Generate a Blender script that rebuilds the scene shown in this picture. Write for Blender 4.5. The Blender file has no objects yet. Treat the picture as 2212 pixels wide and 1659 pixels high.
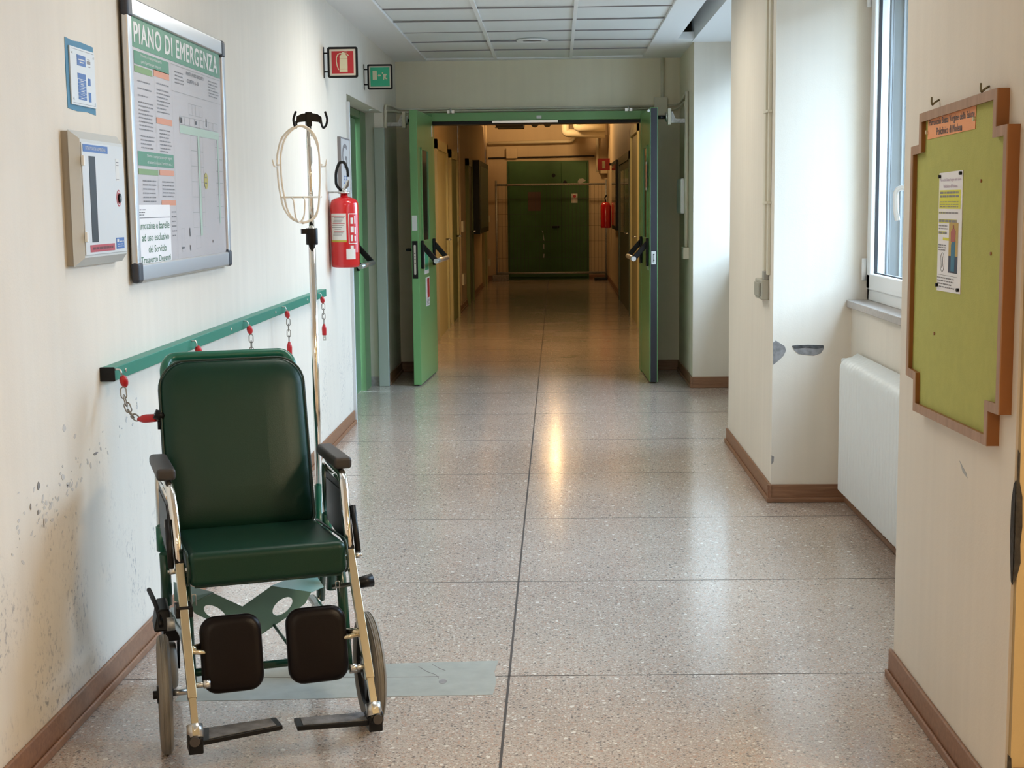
import bpy, math, random
from mathutils import Vector, Matrix
from mathutils.geometry import tessellate_polygon
random.seed(7)
PI = math.pi
C = bpy.context.scene.collection
scene = bpy.context.scene

# ------------------------------------------------------------------ camera
cd = bpy.data.cameras.new('camera')
cam = bpy.data.objects.new('camera', cd); C.objects.link(cam)
cd.sensor_fit = 'HORIZONTAL'; cd.sensor_width = 36.0
cd.lens = 3100.0/2212*36.0
cd.clip_start = .05; cd.clip_end = 200
YAW, PITCH, ROLL = 0.031764, 0.124333, -0.011
cam.matrix_world = (Matrix.Translation((0, 0, 1.40)) @ Matrix.Rotation(YAW, 4, 'Z') @
                    Matrix.Rotation(PI/2-PITCH, 4, 'X') @ Matrix.Rotation(ROLL, 4, 'Z'))
scene.camera = cam

# ------------------------------------------------------------------ view, world
scene.view_settings.view_transform = 'Standard'
scene.view_settings.look = 'None'
scene.view_settings.exposure = 1.02
scene.view_settings.gamma = 1.0
scene.view_settings.use_curve_mapping = False
scene.cycles.use_denoising = True
scene.cycles.max_bounces = 10
scene.cycles.diffuse_bounces = 6
scene.cycles.glossy_bounces = 5
scene.cycles.transparent_max_bounces = 12
scene.cycles.caustics_reflective = False
scene.cycles.caustics_refractive = False
scene.cycles.sample_clamp_indirect = 6
w = bpy.data.worlds.new('daylight'); scene.world = w
w.use_nodes = True
bg = w.node_tree.nodes['Background']
SKY = 10.2
bg.inputs[0].default_value = (0.60, 0.79, 1.0, 1)
bg.inputs[1].default_value = SKY

def area_light(name, loc, rot, sx, sy, power, col, portal=False):
    l = bpy.data.lights.new(name, 'AREA'); l.shape = 'RECTANGLE'; l.size = sx; l.size_y = sy
    l.energy = power; l.color = col
    if portal: l.cycles.is_portal = True
    o = bpy.data.objects.new(name, l); o.location = loc; o.rotation_euler = rot
    C.objects.link(o); return o
# sky portals in the two window openings (sampling hints, they give no light)
area_light('window_portal_near', (1.55, 5.4, 1.78), (0, PI/2, 0), 1.65, 2.35, 1, (1, 1, 1), True)
area_light('window_portal_far', (1.55, 9.62, 1.78), (0, PI/2, 0), 1.65, 2.1, 1, (1, 1, 1), True)

# ------------------------------------------------------------------ materials
def new_mat(name):
    m = bpy.data.materials.new(name); m.use_nodes = True
    nt = m.node_tree; b = nt.nodes['Principled BSDF']
    return m, nt, b
def N(nt, kind, **kw):
    n = nt.nodes.new(kind)
    for k, v in kw.items(): setattr(n, k, v)
    return n
def plain(name, col, rough=.5, metal=0, coat=0, bump=0, bscale=200, var=0, vscale=8, spec=None):
    m, nt, b = new_mat(name)
    b.inputs['Base Color'].default_value = (*col, 1)
    b.inputs['Roughness'].default_value = rough
    b.inputs['Metallic'].default_value = metal
    if coat: b.inputs['Coat Weight'].default_value = coat; b.inputs['Coat Roughness'].default_value = .08
    if spec is not None: b.inputs['Specular IOR Level'].default_value = spec
    tc = N(nt, 'ShaderNodeTexCoord')
    if bump:
        n = N(nt, 'ShaderNodeTexNoise'); n.inputs['Scale'].default_value = bscale; n.inputs['Detail'].default_value = 4
        bp = N(nt, 'ShaderNodeBump'); bp.inputs['Strength'].default_value = bump; bp.inputs['Distance'].default_value = .002
        nt.links.new(tc.outputs['Object'], n.inputs['Vector'])
        nt.links.new(n.outputs['Fac'], bp.inputs['Height']); nt.links.new(bp.outputs[0], b.inputs['Normal'])
    if var:
        n = N(nt, 'ShaderNodeTexNoise'); n.inputs['Scale'].default_value = vscale; n.inputs['Detail'].default_value = 5
        nt.links.new(tc.outputs['Object'], n.inputs['Vector'])
        r = N(nt, 'ShaderNodeValToRGB')
        r.color_ramp.elements[0].position = .3; r.color_ramp.elements[1].position = .7
        r.color_ramp.elements[0].color = (*[max(0, c*(1-var)) for c in col], 1)
        r.color_ramp.elements[1].color = (*[min(1, c*(1+var*.6)) for c in col], 1)
        nt.links.new(n.outputs['Fac'], r.inputs[0]); nt.links.new(r.outputs[0], b.inputs['Base Color'])
    return m

def wall_paint(name, col, scuff=0.0, zlo=0.1, zhi=.75, scuffcol=(.28, .28, .29)):
    """matt plaster paint with orange-peel bump; scuff adds knocks and dirt below hand height"""
    m, nt, b = new_mat(name)
    b.inputs['Roughness'].default_value = .62
    b.inputs['Specular IOR Level'].default_value = .3
    tc = N(nt, 'ShaderNodeTexCoord')
    n1 = N(nt, 'ShaderNodeTexNoise'); n1.inputs['Scale'].default_value = 1.3; n1.inputs['Detail'].default_value = 5
    nt.links.new(tc.outputs['Object'], n1.inputs['Vector'])
    r = N(nt, 'ShaderNodeValToRGB')
    r.color_ramp.elements[0].position = .35; r.color_ramp.elements[1].position = .65
    r.color_ramp.elements[0].color = (*[c*.95 for c in col], 1); r.color_ramp.elements[1].color = (*[min(1, c*1.02) for c in col], 1)
    nt.links.new(n1.outputs['Fac'], r.inputs[0])
    # faint vertical roller streaks
    mp = N(nt, 'ShaderNodeMapping'); mp.inputs['Scale'].default_value = (18, 18, .5)
    n2 = N(nt, 'ShaderNodeTexNoise'); n2.inputs['Scale'].default_value = 1; n2.inputs['Detail'].default_value = 3
    nt.links.new(tc.outputs['Object'], mp.inputs[0]); nt.links.new(mp.outputs[0], n2.inputs['Vector'])
    mx = N(nt, 'ShaderNodeMix', data_type='RGBA', blend_type='MULTIPLY'); mx.inputs[0].default_value = .1
    nt.links.new(r.outputs[0], mx.inputs[6]); nt.links.new(n2.outputs['Fac'], mx.inputs[7])
    out = mx.outputs[2]
    if scuff:
        sep = N(nt, 'ShaderNodeSeparateXYZ'); nt.links.new(tc.outputs['Object'], sep.inputs[0])
        band = N(nt, 'ShaderNodeMapRange'); band.interpolation_type = 'SMOOTHSTEP'
        band.inputs['From Min'].default_value = zhi; band.inputs['From Max'].default_value = zhi-.35
        nt.links.new(sep.outputs['Z'], band.inputs['Value'])
        mp2 = N(nt, 'ShaderNodeMapping'); mp2.inputs['Scale'].default_value = (1, 1, .8); mp2.inputs['Rotation'].default_value = (.5, 0, 0)
        nt.links.new(tc.outputs['Object'], mp2.inputs[0])
        na = N(nt, 'ShaderNodeTexNoise'); na.inputs['Scale'].default_value = 55; na.inputs['Detail'].default_value = 7; na.inputs['Roughness'].default_value = .75
        nt.links.new(mp2.outputs[0], na.inputs['Vector'])
        nb = N(nt, 'ShaderNodeTexNoise'); nb.inputs['Scale'].default_value = 5.0; nb.inputs['Detail'].default_value = 4
        nt.links.new(mp2.outputs[0], nb.inputs['Vector'])
        ra = N(nt, 'ShaderNodeMapRange'); ra.inputs['From Min'].default_value = .53; ra.inputs['From Max'].default_value = .62
        nt.links.new(na.outputs['Fac'], ra.inputs['Value'])
        rb = N(nt, 'ShaderNodeMapRange'); rb.inputs['From Min'].default_value = .46; rb.inputs['From Max'].default_value = .64
        nt.links.new(nb.outputs['Fac'], rb.inputs['Value'])
        m1 = N(nt, 'ShaderNodeMath', operation='MULTIPLY'); nt.links.new(ra.outputs[0], m1.inputs[0]); nt.links.new(rb.outputs[0], m1.inputs[1])
        m2 = N(nt, 'ShaderNodeMath', operation='MULTIPLY'); nt.links.new(m1.outputs[0], m2.inputs[0]); nt.links.new(band.outputs[0], m2.inputs[1])
        m3 = N(nt, 'ShaderNodeMath', operation='MULTIPLY'); nt.links.new(m2.outputs[0], m3.inputs[0]); m3.inputs[1].default_value = scuff
        mx2 = N(nt, 'ShaderNodeMix', data_type='RGBA'); nt.links.new(m3.outputs[0], mx2.inputs[0])
        nt.links.new(out, mx2.inputs[6]); mx2.inputs[7].default_value = (*scuffcol, 1)
        out = mx2.outputs[2]
    nt.links.new(out, b.inputs['Base Color'])
    n3 = N(nt, 'ShaderNodeTexNoise'); n3.inputs['Scale'].default_value = 170; n3.inputs['Detail'].default_value = 3
    nt.links.new(tc.outputs['Object'], n3.inputs['Vector'])
    n4 = N(nt, 'ShaderNodeTexNoise'); n4.inputs['Scale'].default_value = 9; n4.inputs['Detail'].default_value = 3
    nt.links.new(tc.outputs['Object'], n4.inputs['Vector'])
    ad = N(nt, 'ShaderNodeMath', operation='MULTIPLY_ADD'); ad.inputs[1].default_value = .25
    nt.links.new(n3.outputs['Fac'], ad.inputs[0]); nt.links.new(n4.outputs['Fac'], ad.inputs[2])
    bp = N(nt, 'ShaderNodeBump'); bp.inputs['Strength'].default_value = .35; bp.inputs['Distance'].default_value = .004
    nt.links.new(ad.outputs[0], bp.inputs['Height']); nt.links.new(bp.outputs[0], b.inputs['Normal'])
    return m

def terrazzo():
    m, nt, b = new_mat('polished_terrazzo')
    tc = N(nt, 'ShaderNodeTexCoord')
    def vor(scale):
        v = N(nt, 'ShaderNodeTexVoronoi'); v.inputs['Scale'].default_value = scale
        wv = N(nt, 'ShaderNodeTexNoise'); wv.inputs['Scale'].default_value = scale*.8; wv.inputs['Detail'].default_value = 2
        nt.links.new(tc.outputs['Object'], wv.inputs['Vector'])
        sc = N(nt, 'ShaderNodeVectorMath', operation='SCALE'); sc.inputs['Scale'].default_value = .9/scale
        nt.links.new(wv.outputs['Color'], sc.inputs[0])
        ad = N(nt, 'ShaderNodeVectorMath', operation='ADD'); nt.links.new(tc.outputs['Object'], ad.inputs[0]); nt.links.new(sc.outputs[0], ad.inputs[1])
        nt.links.new(ad.outputs[0], v.inputs['Vector'])
        return v
    def chips(v, lo, hi, dist):
        s = N(nt, 'ShaderNodeSeparateColor'); nt.links.new(v.outputs['Color'], s.inputs[0])
        a = N(nt, 'ShaderNodeMath', operation='GREATER_THAN'); a.inputs[1].default_value = lo; nt.links.new(s.outputs[0], a.inputs[0])
        c = N(nt, 'ShaderNodeMath', operation='LESS_THAN'); c.inputs[1].default_value = hi; nt.links.new(s.outputs[0], c.inputs[0])
        d = N(nt, 'ShaderNodeMath', operation='LESS_THAN'); d.inputs[1].default_value = dist; nt.links.new(v.outputs['Distance'], d.inputs[0])
        e = N(nt, 'ShaderNodeMath', operation='MULTIPLY'); nt.links.new(a.outputs[0], e.inputs[0]); nt.links.new(c.outputs[0], e.inputs[1])
        f = N(nt, 'ShaderNodeMath', operation='MULTIPLY'); nt.links.new(e.outputs[0], f.inputs[0]); nt.links.new(d.outputs[0], f.inputs[1])
        return f.outputs[0]
    nz = N(nt, 'ShaderNodeTexNoise'); nz.inputs['Scale'].default_value = 1.1; nz.inputs['Detail'].default_value = 6
    nt.links.new(tc.outputs['Object'], nz.inputs['Vector'])
    r = N(nt, 'ShaderNodeValToRGB'); r.color_ramp.elements[0].position = .35; r.color_ramp.elements[1].position = .7
    r.color_ramp.elements[0].color = (.40, .335, .285, 1); r.color_ramp.elements[1].color = (.50, .43, .37, 1)
    nt.links.new(nz.outputs['Fac'], r.inputs[0])
    out = r.outputs[0]
    def mixin(out, fac, col, amt=1.0):
        mx = N(nt, 'ShaderNodeMix', data_type='RGBA')
        if amt < 1:
            mm = N(nt, 'ShaderNodeMath', operation='MULTIPLY'); mm.inputs[1].default_value = amt
            nt.links.new(fac, mm.inputs[0]); fac = mm.outputs[0]
        nt.links.new(fac, mx.inputs[0]); nt.links.new(out, mx.inputs[6]); mx.inputs[7].default_value = (*col, 1)
        return mx.outputs[2]
    v1 = vor(230); v2 = vor(110); v3 = vor(45)
    out = mixin(out, chips(v1, .0, .28, .5), (.60, .53, .46), .8)
    out = mixin(out, chips(v1, .28, .50, .5), (.20, .16, .14), .75)
    out = mixin(out, chips(v1, .50, .66, .5), (.44, .27, .20), .7)
    out = mixin(out, chips(v2, .0, .16, .38), (.68, .62, .55), .9)
    out = mixin(out, chips(v2, .16, .30, .40), (.15, .13, .125), .85)
    out = mixin(out, chips(v2, .30, .42, .42), (.46, .29, .22), .7)
    out = mixin(out, chips(v3, .0, .07, .28), (.76, .72, .66), .9)
    out = mixin(out, chips(v3, .07, .11, .25), (.13, .12, .12), .8)
    nt.links.new(out, b.inputs['Base Color'])
    nr = N(nt, 'ShaderNodeTexNoise'); nr.inputs['Scale'].default_value = 2.5; nr.inputs['Detail'].default_value = 6
    nt.links.new(tc.outputs['Object'], nr.inputs['Vector'])
    rr = N(nt, 'ShaderNodeMapRange'); rr.inputs['To Min'].default_value = .11; rr.inputs['To Max'].default_value = .20
    nt.links.new(nr.outputs['Fac'], rr.inputs['Value']); nt.links.new(rr.outputs[0], b.inputs['Roughness'])
    nb = N(nt, 'ShaderNodeTexNoise'); nb.inputs['Scale'].default_value = 14; nb.inputs['Detail'].default_value = 3
    nt.links.new(tc.outputs['Object'], nb.inputs['Vector'])
    bp = N(nt, 'ShaderNodeBump'); bp.inputs['Strength'].default_value = .06; bp.inputs['Distance'].default_value = .003
    nt.links.new(nb.outputs['Fac'], bp.inputs['Height']); nt.links.new(bp.outputs[0], b.inputs['Normal'])
    b.inputs['Specular IOR Level'].default_value = .5
    return m

def wood(name, c0, c1, axis=(1, 14, 14), rough=.45):
    m, nt, b = new_mat(name)
    tc = N(nt, 'ShaderNodeTexCoord'); mp = N(nt, 'ShaderNodeMapping'); mp.inputs['Scale'].default_value = axis
    n = N(nt, 'ShaderNodeTexNoise'); n.inputs['Scale'].default_value = 5; n.inputs['Detail'].default_value = 6; n.inputs['Distortion'].default_value = .6
    nt.links.new(tc.outputs['Object'], mp.inputs[0]); nt.links.new(mp.outputs[0], n.inputs['Vector'])
    r = N(nt, 'ShaderNodeValToRGB'); r.color_ramp.elements[0].position = .3; r.color_ramp.elements[1].position = .7
    r.color_ramp.elements[0].color = (*c0, 1); r.color_ramp.elements[1].color = (*c1, 1)
    nt.links.new(n.outputs['Fac'], r.inputs[0]); nt.links.new(r.outputs[0], b.inputs['Base Color'])
    b.inputs['Roughness'].default_value = rough
    return m
def glass(name, tint=(.95, .98, 1), refl=.12, opac=0.0, col=(1, 1, 1)):
    m, nt, b = new_mat(name); nt.nodes.remove(b)
    out = nt.nodes['Material Output']
    t = N(nt, 'ShaderNodeBsdfTransparent'); t.inputs[0].default_value = (*tint, 1)
    g = N(nt, 'ShaderNodeBsdfGlossy'); g.inputs['Roughness'].default_value = .03
    lw_ = N(nt, 'ShaderNodeLayerWeight'); lw_.inputs[0].default_value = .5
    pw = N(nt, 'ShaderNodeMath', operation='POWER'); pw.inputs[1].default_value = 5; nt.links.new(lw_.outputs['Facing'], pw.inputs[0])
    fr = N(nt, 'ShaderNodeMath', operation='MULTIPLY_ADD'); fr.inputs[1].default_value = .5; fr.inputs[2].default_value = .04; nt.links.new(pw.outputs[0], fr.inputs[0])
    mx = N(nt, 'ShaderNodeMixShader'); nt.links.new(fr.outputs[0], mx.inputs[0]); nt.links.new(t.outputs[0], mx.inputs[1]); nt.links.new(g.outputs[0], mx.inputs[2])
    last = mx
    if opac:
        d = N(nt, 'ShaderNodeBsdfDiffuse'); d.inputs[0].default_value = (*col, 1)
        m2 = N(nt, 'ShaderNodeMixShader'); m2.inputs[0].default_value = opac
        nt.links.new(mx.outputs[0], m2.inputs[1]); nt.links.new(d.outputs[0], m2.inputs[2]); last = m2
    nt.links.new(last.outputs[0], out.inputs[0]); return m

M = {}
M['wall'] = wall_paint('cream_wall_paint', (.76, .70, .60))
M['wall_left'] = wall_paint('cream_wall_paint_scuffed', (.78, .73, .645), scuff=.85, zhi=.78)
M['wall_end'] = wall_paint('pale_yellow_wall_paint', (.82, .75, .58))
M['ochre'] = wall_paint('ochre_wall_paint', (.46, .34, .17))
M['far_wall'] = wall_paint('tan_corridor_paint', (.62, .50, .34))
M['ceiling'] = plain('ceiling_plaster', (.80, .81, .81), .8, bump=.2, bscale=60)
M['tile'] = plain('mineral_ceiling_tile', (.74, .76, .75), .9, bump=.3, bscale=350, var=.03, vscale=3)
M['tbar'] = plain('white_enamel_bar', (.82, .84, .84), .5)
M['floor'] = terrazzo()
M['joint'] = plain('dark_joint', (.055, .045, .04), .7)
M['patchf'] = plain('grey_cement_patch', (.31, .33, .305), .42, bump=.1, bscale=40, var=.12, vscale=20)
M['base'] = wood('brown_wood_skirting', (.20, .095, .05), (.30, .155, .085))
M['green_door'] = plain('bright_green_enamel', (.145, .33, .125), .32, var=.03, vscale=3)
M['green_exit'] = plain('soft_green_enamel', (.165, .29, .165), .35)
M['green_frame'] = plain('green_frame_enamel', (.10, .19, .08), .35)
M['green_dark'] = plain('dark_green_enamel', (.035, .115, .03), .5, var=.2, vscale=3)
M['black'] = plain('black_plastic', (.006, .006, .0065), .38, spec=.25)
M['black_matte'] = plain('black_rubber', (.02, .02, .022), .7)
M['seal'] = plain('dark_grey_seal', (.018, .018, .024), .6, bump=.2, bscale=200)
M['steel'] = plain('brushed_steel', (.62, .62, .60), .3, metal=1)
M['galv'] = plain('galvanised_steel', (.45, .46, .46), .5, metal=.6, var=.3, vscale=60)
M['chrome'] = plain('chrome', (.85, .84, .80), .09, metal=1)
M['zinc'] = plain('yellow_zinc', (.66, .60, .44), .25, metal=1)
M['alu'] = plain('anodised_aluminium', (.62, .63, .65), .3, metal=.85)
M['vinyl'] = plain('dark_green_vinyl', (.0065, .036, .023), .33, bump=.2, bscale=420, spec=.28)
M['vinyl_edge'] = plain('black_green_piping', (.008, .03, .022), .4)
M['chair_green'] = plain('green_powder_coat', (.010, .13, .085), .3, coat=.3)
M['chair_green_dark'] = plain('dark_green_powder_coat', (.008, .06, .036), .3, coat=.3)
M['brace'] = plain('sea_green_sheet_metal', (.17, .33, .30), .38, var=.08, vscale=12)
M['pad'] = plain('dark_brown_foam', (.006, .0035, .0035), .34, bump=.1, bscale=300, spec=.16)
M['armpad'] = plain('grey_black_foam', (.045, .041, .041), .45, spec=.35)
M['panel'] = plain('dark_grey_panel', (.02, .02, .023), .4, spec=.3)
M['tyre'] = plain('grey_rubber_tyre', (.20, .185, .16), .55, bump=.1, bscale=120)
M['white'] = plain('white_plastic', (.80, .81, .80), .4)
M['offwhite'] = plain('ivory_plastic', (.66, .62, .50), .45)
M['frame_white'] = plain('white_window_profile', (.80, .81, .80), .35)
M['wirewhite'] = plain('white_coated_wire', (.84, .83, .78), .4)
M['red'] = plain('red_enamel', (.55, .008, .012), .22, coat=.5)
M['redplastic'] = plain('red_plastic', (.50, .015, .02), .35)
M['rail_green'] = plain('green_rail_enamel', (.015, .21, .145), .4)
M['chain'] = plain('dull_chain_steel', (.30, .28, .25), .4, metal=.9)
M['grey_box'] = plain('pale_grey_enamel', (.55, .57, .56), .4)
M['grey_box_shaded'] = plain('shaded_grey_enamel', (.33, .30, .25), .5)  # cabinet side: its shading is put into a darker grey
M['poster'] = plain('poster_paper', (.50, .47, .48), .35, var=.03, vscale=5)
M['paper'] = plain('white_paper', (.80, .80, .82), .6)
M['pgreen'] = plain('printed_green', (.05, .22, .115), .4)
M['plime'] = plain('printed_lime', (.16, .28, .08), .4)
M['porange'] = plain('printed_orange', (.62, .24, .12), .4)
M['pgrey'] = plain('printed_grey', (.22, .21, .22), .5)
M['plight'] = plain('printed_light_grey', (.36, .36, .35), .5)
M['pink'] = plain('printed_dark_ink', (.07, .07, .08), .5)
M['pwhite'] = plain('printed_white', (.66, .66, .64), .4)
M['pmint'] = plain('printed_mint', (.40, .52, .43), .5)
M['pyellow'] = plain('printed_yellow', (.70, .68, .05), .5)
M['pmustard'] = plain('printed_mustard', (.42, .36, .04), .5)
M['pblue'] = plain('printed_blue', (.025, .12, .40), .4)
M['blue_border'] = plain('petrol_blue_paint', (.06, .22, .36), .6)
M['pred'] = plain('printed_red', (.42, .02, .03), .4)
M['ppurple'] = plain('printed_mauve', (.45, .32, .45), .5)
M['signred'] = plain('sign_red', (.38, .012, .018), .5)
M['signgreen'] = plain('sign_green', (.025, .36, .20), .5)
M['signcream'] = plain('sign_cream', (.56, .53, .36), .5)
M['signborder'] = plain('sign_border', (.55, .50, .42), .5)
M['green_ink'] = plain('dark_green_ink', (.02, .14, .06), .5)
M['orange_sheet'] = plain('orange_card', (.82, .34, .14), .6)
M['cork'] = plain('lime_green_felt', (.42, .425, .11), .85, bump=.4, bscale=300, var=.05, vscale=30)
M['frame_wood'] = wood('light_brown_wood_frame', (.30, .165, .09), (.40, .235, .14), (10, 10, 1))
M['frame_side'] = plain('orange_brown_wood_edge', (.27, .10, .022), .4)
M['sill'] = plain('grey_stone_sill', (.43, .38, .34), .4, var=.15, vscale=60)
M['plaster'] = plain('bare_grey_plaster', (.26, .25, .245), .9, bump=.6, bscale=60, var=.3, vscale=40)
M['flake'] = plain('flaked_primer', (.56, .55, .53), .8, bump=.5, bscale=90)
M['hole_shade'] = plain('painted_hole_shade', (.10, .10, .10), .95, bump=.8, bscale=70, var=.5, vscale=50)
M['black_scrape'] = plain('blackened_scrape', (.030, .024, .018), .8, bump=.8, bscale=90, var=.6, vscale=60)
M['rad'] = plain('white_radiator_enamel', (.73, .76, .75), .4)
M['grey_green'] = plain('grey_green_metal', (.33, .38, .33), .45)
M['jamb_cream'] = plain('grey_cream_jamb', (.42, .42, .34), .5)
M['pale_frame'] = plain('pale_grey_strip', (.62, .66, .70), .4)
M['far_green'] = plain('olive_green_door_paint', (.17, .21, .075), .5)
M['far_cream'] = plain('yellow_green_door_paint', (.46, .44, .25), .5)
M['far_grey'] = plain('grey_green_door_paint', (.10, .13, .09), .35)
M['pipe'] = plain('lagged_pipe_cream', (.66, .60, .45), .5)
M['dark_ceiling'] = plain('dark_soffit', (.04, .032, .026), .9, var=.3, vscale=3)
M['tray'] = plain('dark_cable_tray', (.05, .05, .055), .6)
M['facade'] = plain('weathered_outer_reveal', (.13, .145, .15), .85, spec=.2, var=.04, vscale=2)
M['facade_rib'] = plain('grey_shutter_guide', (.22, .24, .25), .6, spec=.2)
M['ground'] = plain('outdoor_paving', (.12, .12, .12), .9)
M['glass'] = glass('window_glass')
M['dark_glass'] = plain('dark_door_glass', (.02, .03, .025), .08)
M['poster_glass'] = glass('poster_cover', (1, 1, 1))
M['red_frame'] = plain('old_red_brown_paint', (.18, .035, .02), .5)

# ------------------------------------------------------------------ mesh builder
class MB:
    def __init__(s): s.v = []; s.f = []; s.smooth = []
    def add(s, vs, fs, smooth=False):
        o = len(s.v); s.v += [tuple(p) for p in vs]
        for f in fs: s.f.append(tuple(i+o for i in f)); s.smooth.append(smooth)
        return s
    def box(s, x0, x1, y0, y1, z0, z1):
        x0, x1 = sorted((x0, x1)); y0, y1 = sorted((y0, y1)); z0, z1 = sorted((z0, z1))
        return s.hexa([(x0,y0,z0),(x1,y0,z0),(x1,y1,z0),(x0,y1,z0),(x0,y0,z1),(x1,y0,z1),(x1,y1,z1),(x0,y1,z1)])
    def hexa(s, p):
        return s.add(p, [(3,2,1,0),(4,5,6,7),(0,1,5,4),(1,2,6,5),(2,3,7,6),(3,0,4,7)])
    def tube(s, pts, r, n=12, closed=False, cap=True, sq=None):
        P = [Vector(p) for p in pts]; m = len(P)
        if callable(r): R = [r(i/(m-1)) for i in range(m)]
        else: R = [r]*m
        T = []
        for i in range(m):
            a = P[i-1] if (i > 0 or closed) else P[i]
            b = P[(i+1) % m] if (i < m-1 or closed) else P[i]
            t = (b-a); T.append(t.normalized() if t.length > 1e-9 else Vector((0, 0, 1)))
        u = T[0].orthogonal().normalized()
        if sq is not None:
            u = Vector(sq); u = (u-T[0]*u.dot(T[0])).normalized()
        vs = []; 
        for i in range(m):
            u = (u-T[i]*u.dot(T[i])).normalized(); wv = T[i].cross(u)
            for k in range(n):
                a = 2*PI*(k+.5)/n if n == 4 else 2*PI*k/n
                vs.append(P[i]+(u*math.cos(a)+wv*math.sin(a))*R[i])
        fs = []
        for i in range(m if closed else m-1):
            j = (i+1) % m
            for k in range(n):
                l = (k+1) % n; fs.append((i*n+k, i*n+l, j*n+l, j*n+k))
        s.add(vs, fs, n > 4)
        if cap and not closed:
            o = len(s.v)-m*n
            s.f.append(tuple(o+k for k in range(n))[::-1]); s.smooth.append(False)
            s.f.append(tuple(o+(m-1)*n+k for k in range(n))); s.smooth.append(False)
        return s
    def lathe(s, prof, c, axis='z', n=32, smooth=True):
        c = Vector(c); A = {'x': (Vector((0,1,0)), Vector((0,0,1)), Vector((1,0,0))), 'y': (Vector((1,0,0)), Vector((0,0,1)), Vector((0,1,0))), 'z': (Vector((1,0,0)), Vector((0,1,0)), Vector((0,0,1)))}
        a, b, t = A[axis] if isinstance(axis, str) else axis
        vs = []; m = len(prof)
        for r, h in prof:
            for k in range(n):
                th = 2*PI*k/n; vs.append(c+a*(r*math.cos(th))+b*(r*math.sin(th))+t*h)
        fs = []
        for i in range(m-1):
            for k in range(n):
                l = (k+1) % n; fs.append((i*n+k, i*n+l, (i+1)*n+l, (i+1)*n+k))
        return s.add(vs, fs, smooth)
    def cyl(s, p0, p1, r, n=16, r1=None):
        P0, P1 = Vector(p0), Vector(p1); r1 = r if r1 is None else r1
        return s.tube([P0, P1], lambda t: r+(r1-r)*t, n)
    def prism(s, outer, pt, n0, n1, holes=()):
        """outline in (a,b); pt(a,b,n) -> point"""
        loops = [outer]+list(holes)
        flat = [q for l in loops for q in l]
        tri = tessellate_polygon([[Vector((a, b, 0)) for a, b in l] for l in loops])
        k = len(flat)
        vs = [pt(a, b, n0) for a, b in flat]+[pt(a, b, n1) for a, b in flat]
        fs = [tuple(t)[::-1] for t in tri]+[tuple(i+k for i in t) for t in tri]
        o = 0
        for l in loops:
            q = len(l)
            for i in range(q):
                j = (i+1) % q; fs.append((o+i, o+j, o+j+k, o+i+k))
            o += q
        return s.add(vs, fs)
    def build(s, name, mat, parent=None, bevel=0, seg=3, local=False, subsurf=0):
        me = bpy.data.meshes.new(name)
        off = Vector((0, 0, 0))
        if parent is not None and not local:
            r = parent
            while r.parent: r = r.parent
            off = Vector(r.location)
        me.from_pydata([tuple(Vector(v)-off) for v in s.v], [], s.f)
        me.polygons.foreach_set('use_smooth', s.smooth)
        me.materials.append(M[mat] if isinstance(mat, str) else mat)
        me.validate(); me.update()
        import bmesh
        bm = bmesh.new(); bm.from_mesh(me); bmesh.ops.recalc_face_normals(bm, faces=bm.faces); bm.to_mesh(me); bm.free()
        o = bpy.data.objects.new(name, me); C.objects.link(o)
        if parent is not None: o.parent = parent
        if bevel:
            b = o.modifiers.new('bevel', 'BEVEL'); b.width = bevel; b.segments = seg; b.limit_method = 'ANGLE'; b.angle_limit = math.radians(35)
            me.polygons.foreach_set('use_smooth', [True]*len(me.polygons))
            ns = o.modifiers.new('wn', 'WEIGHTED_NORMAL'); ns.keep_sharp = False
        return o
def fillet(pts, r, n=5, closed=False):
    P = [Vector(p) for p in pts]; out = []
    m = len(P)
    for i in range(m):
        if not closed and i in (0, m-1): out.append(P[i]); continue
        a, b, c = P[i-1], P[i], P[(i+1) % m]
        d1 = (a-b); d2 = (c-b); k = min(r, d1.length*.49, d2.length*.49)
        p = b+d1.normalized()*k; q = b+d2.normalized()*k
        for j in range(n+1):
            t = j/n; out.append(p*(1-t)**2+b*2*t*(1-t)+q*t*t)
    return out
def rrect(w0, w1, h0, h1, r, n=6):
    out = []
    for cx, cy, a0 in ((w1-r, h1-r, 0), (w0+r, h1-r, 90), (w0+r, h0+r, 180), (w1-r, h0+r, 270)):
        for k in range(n+1):
            a = math.radians(a0+90*k/n); out.append((cx+r*math.cos(a), cy+r*math.sin(a)))
    return out
def ellipse(cx, cy, rx, ry, n=24, rot=0):
    return [(cx+rx*math.cos(2*PI*k/n)*math.cos(rot)-ry*math.sin(2*PI*k/n)*math.sin(rot), cy+rx*math.cos(2*PI*k/n)*math.sin(rot)+ry*math.sin(2*PI*k/n)*math.cos(rot)) for k in range(n)]

def tag(o, label=None, cat=None, group=None, kind=None):
    if label: o['label'] = label
    if cat: o['category'] = cat
    if group: o['group'] = group
    if kind: o['kind'] = kind
    return o
def empty(name, loc, rz=0):
    o = bpy.data.objects.new(name, None); C.objects.link(o); o.location = loc; o.rotation_euler = (0, 0, rz)
    o.empty_display_size = .05
    return o
def thing(name, label, cat, loc, rz=0, group=None): return tag(empty(name, loc, rz), label, cat, group)
def struct(name, mb, mat, bevel=0): return tag(mb.build(name, mat, bevel=bevel), kind='structure')
def sempty(name, loc): return tag(empty(name, loc), kind='structure')

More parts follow.
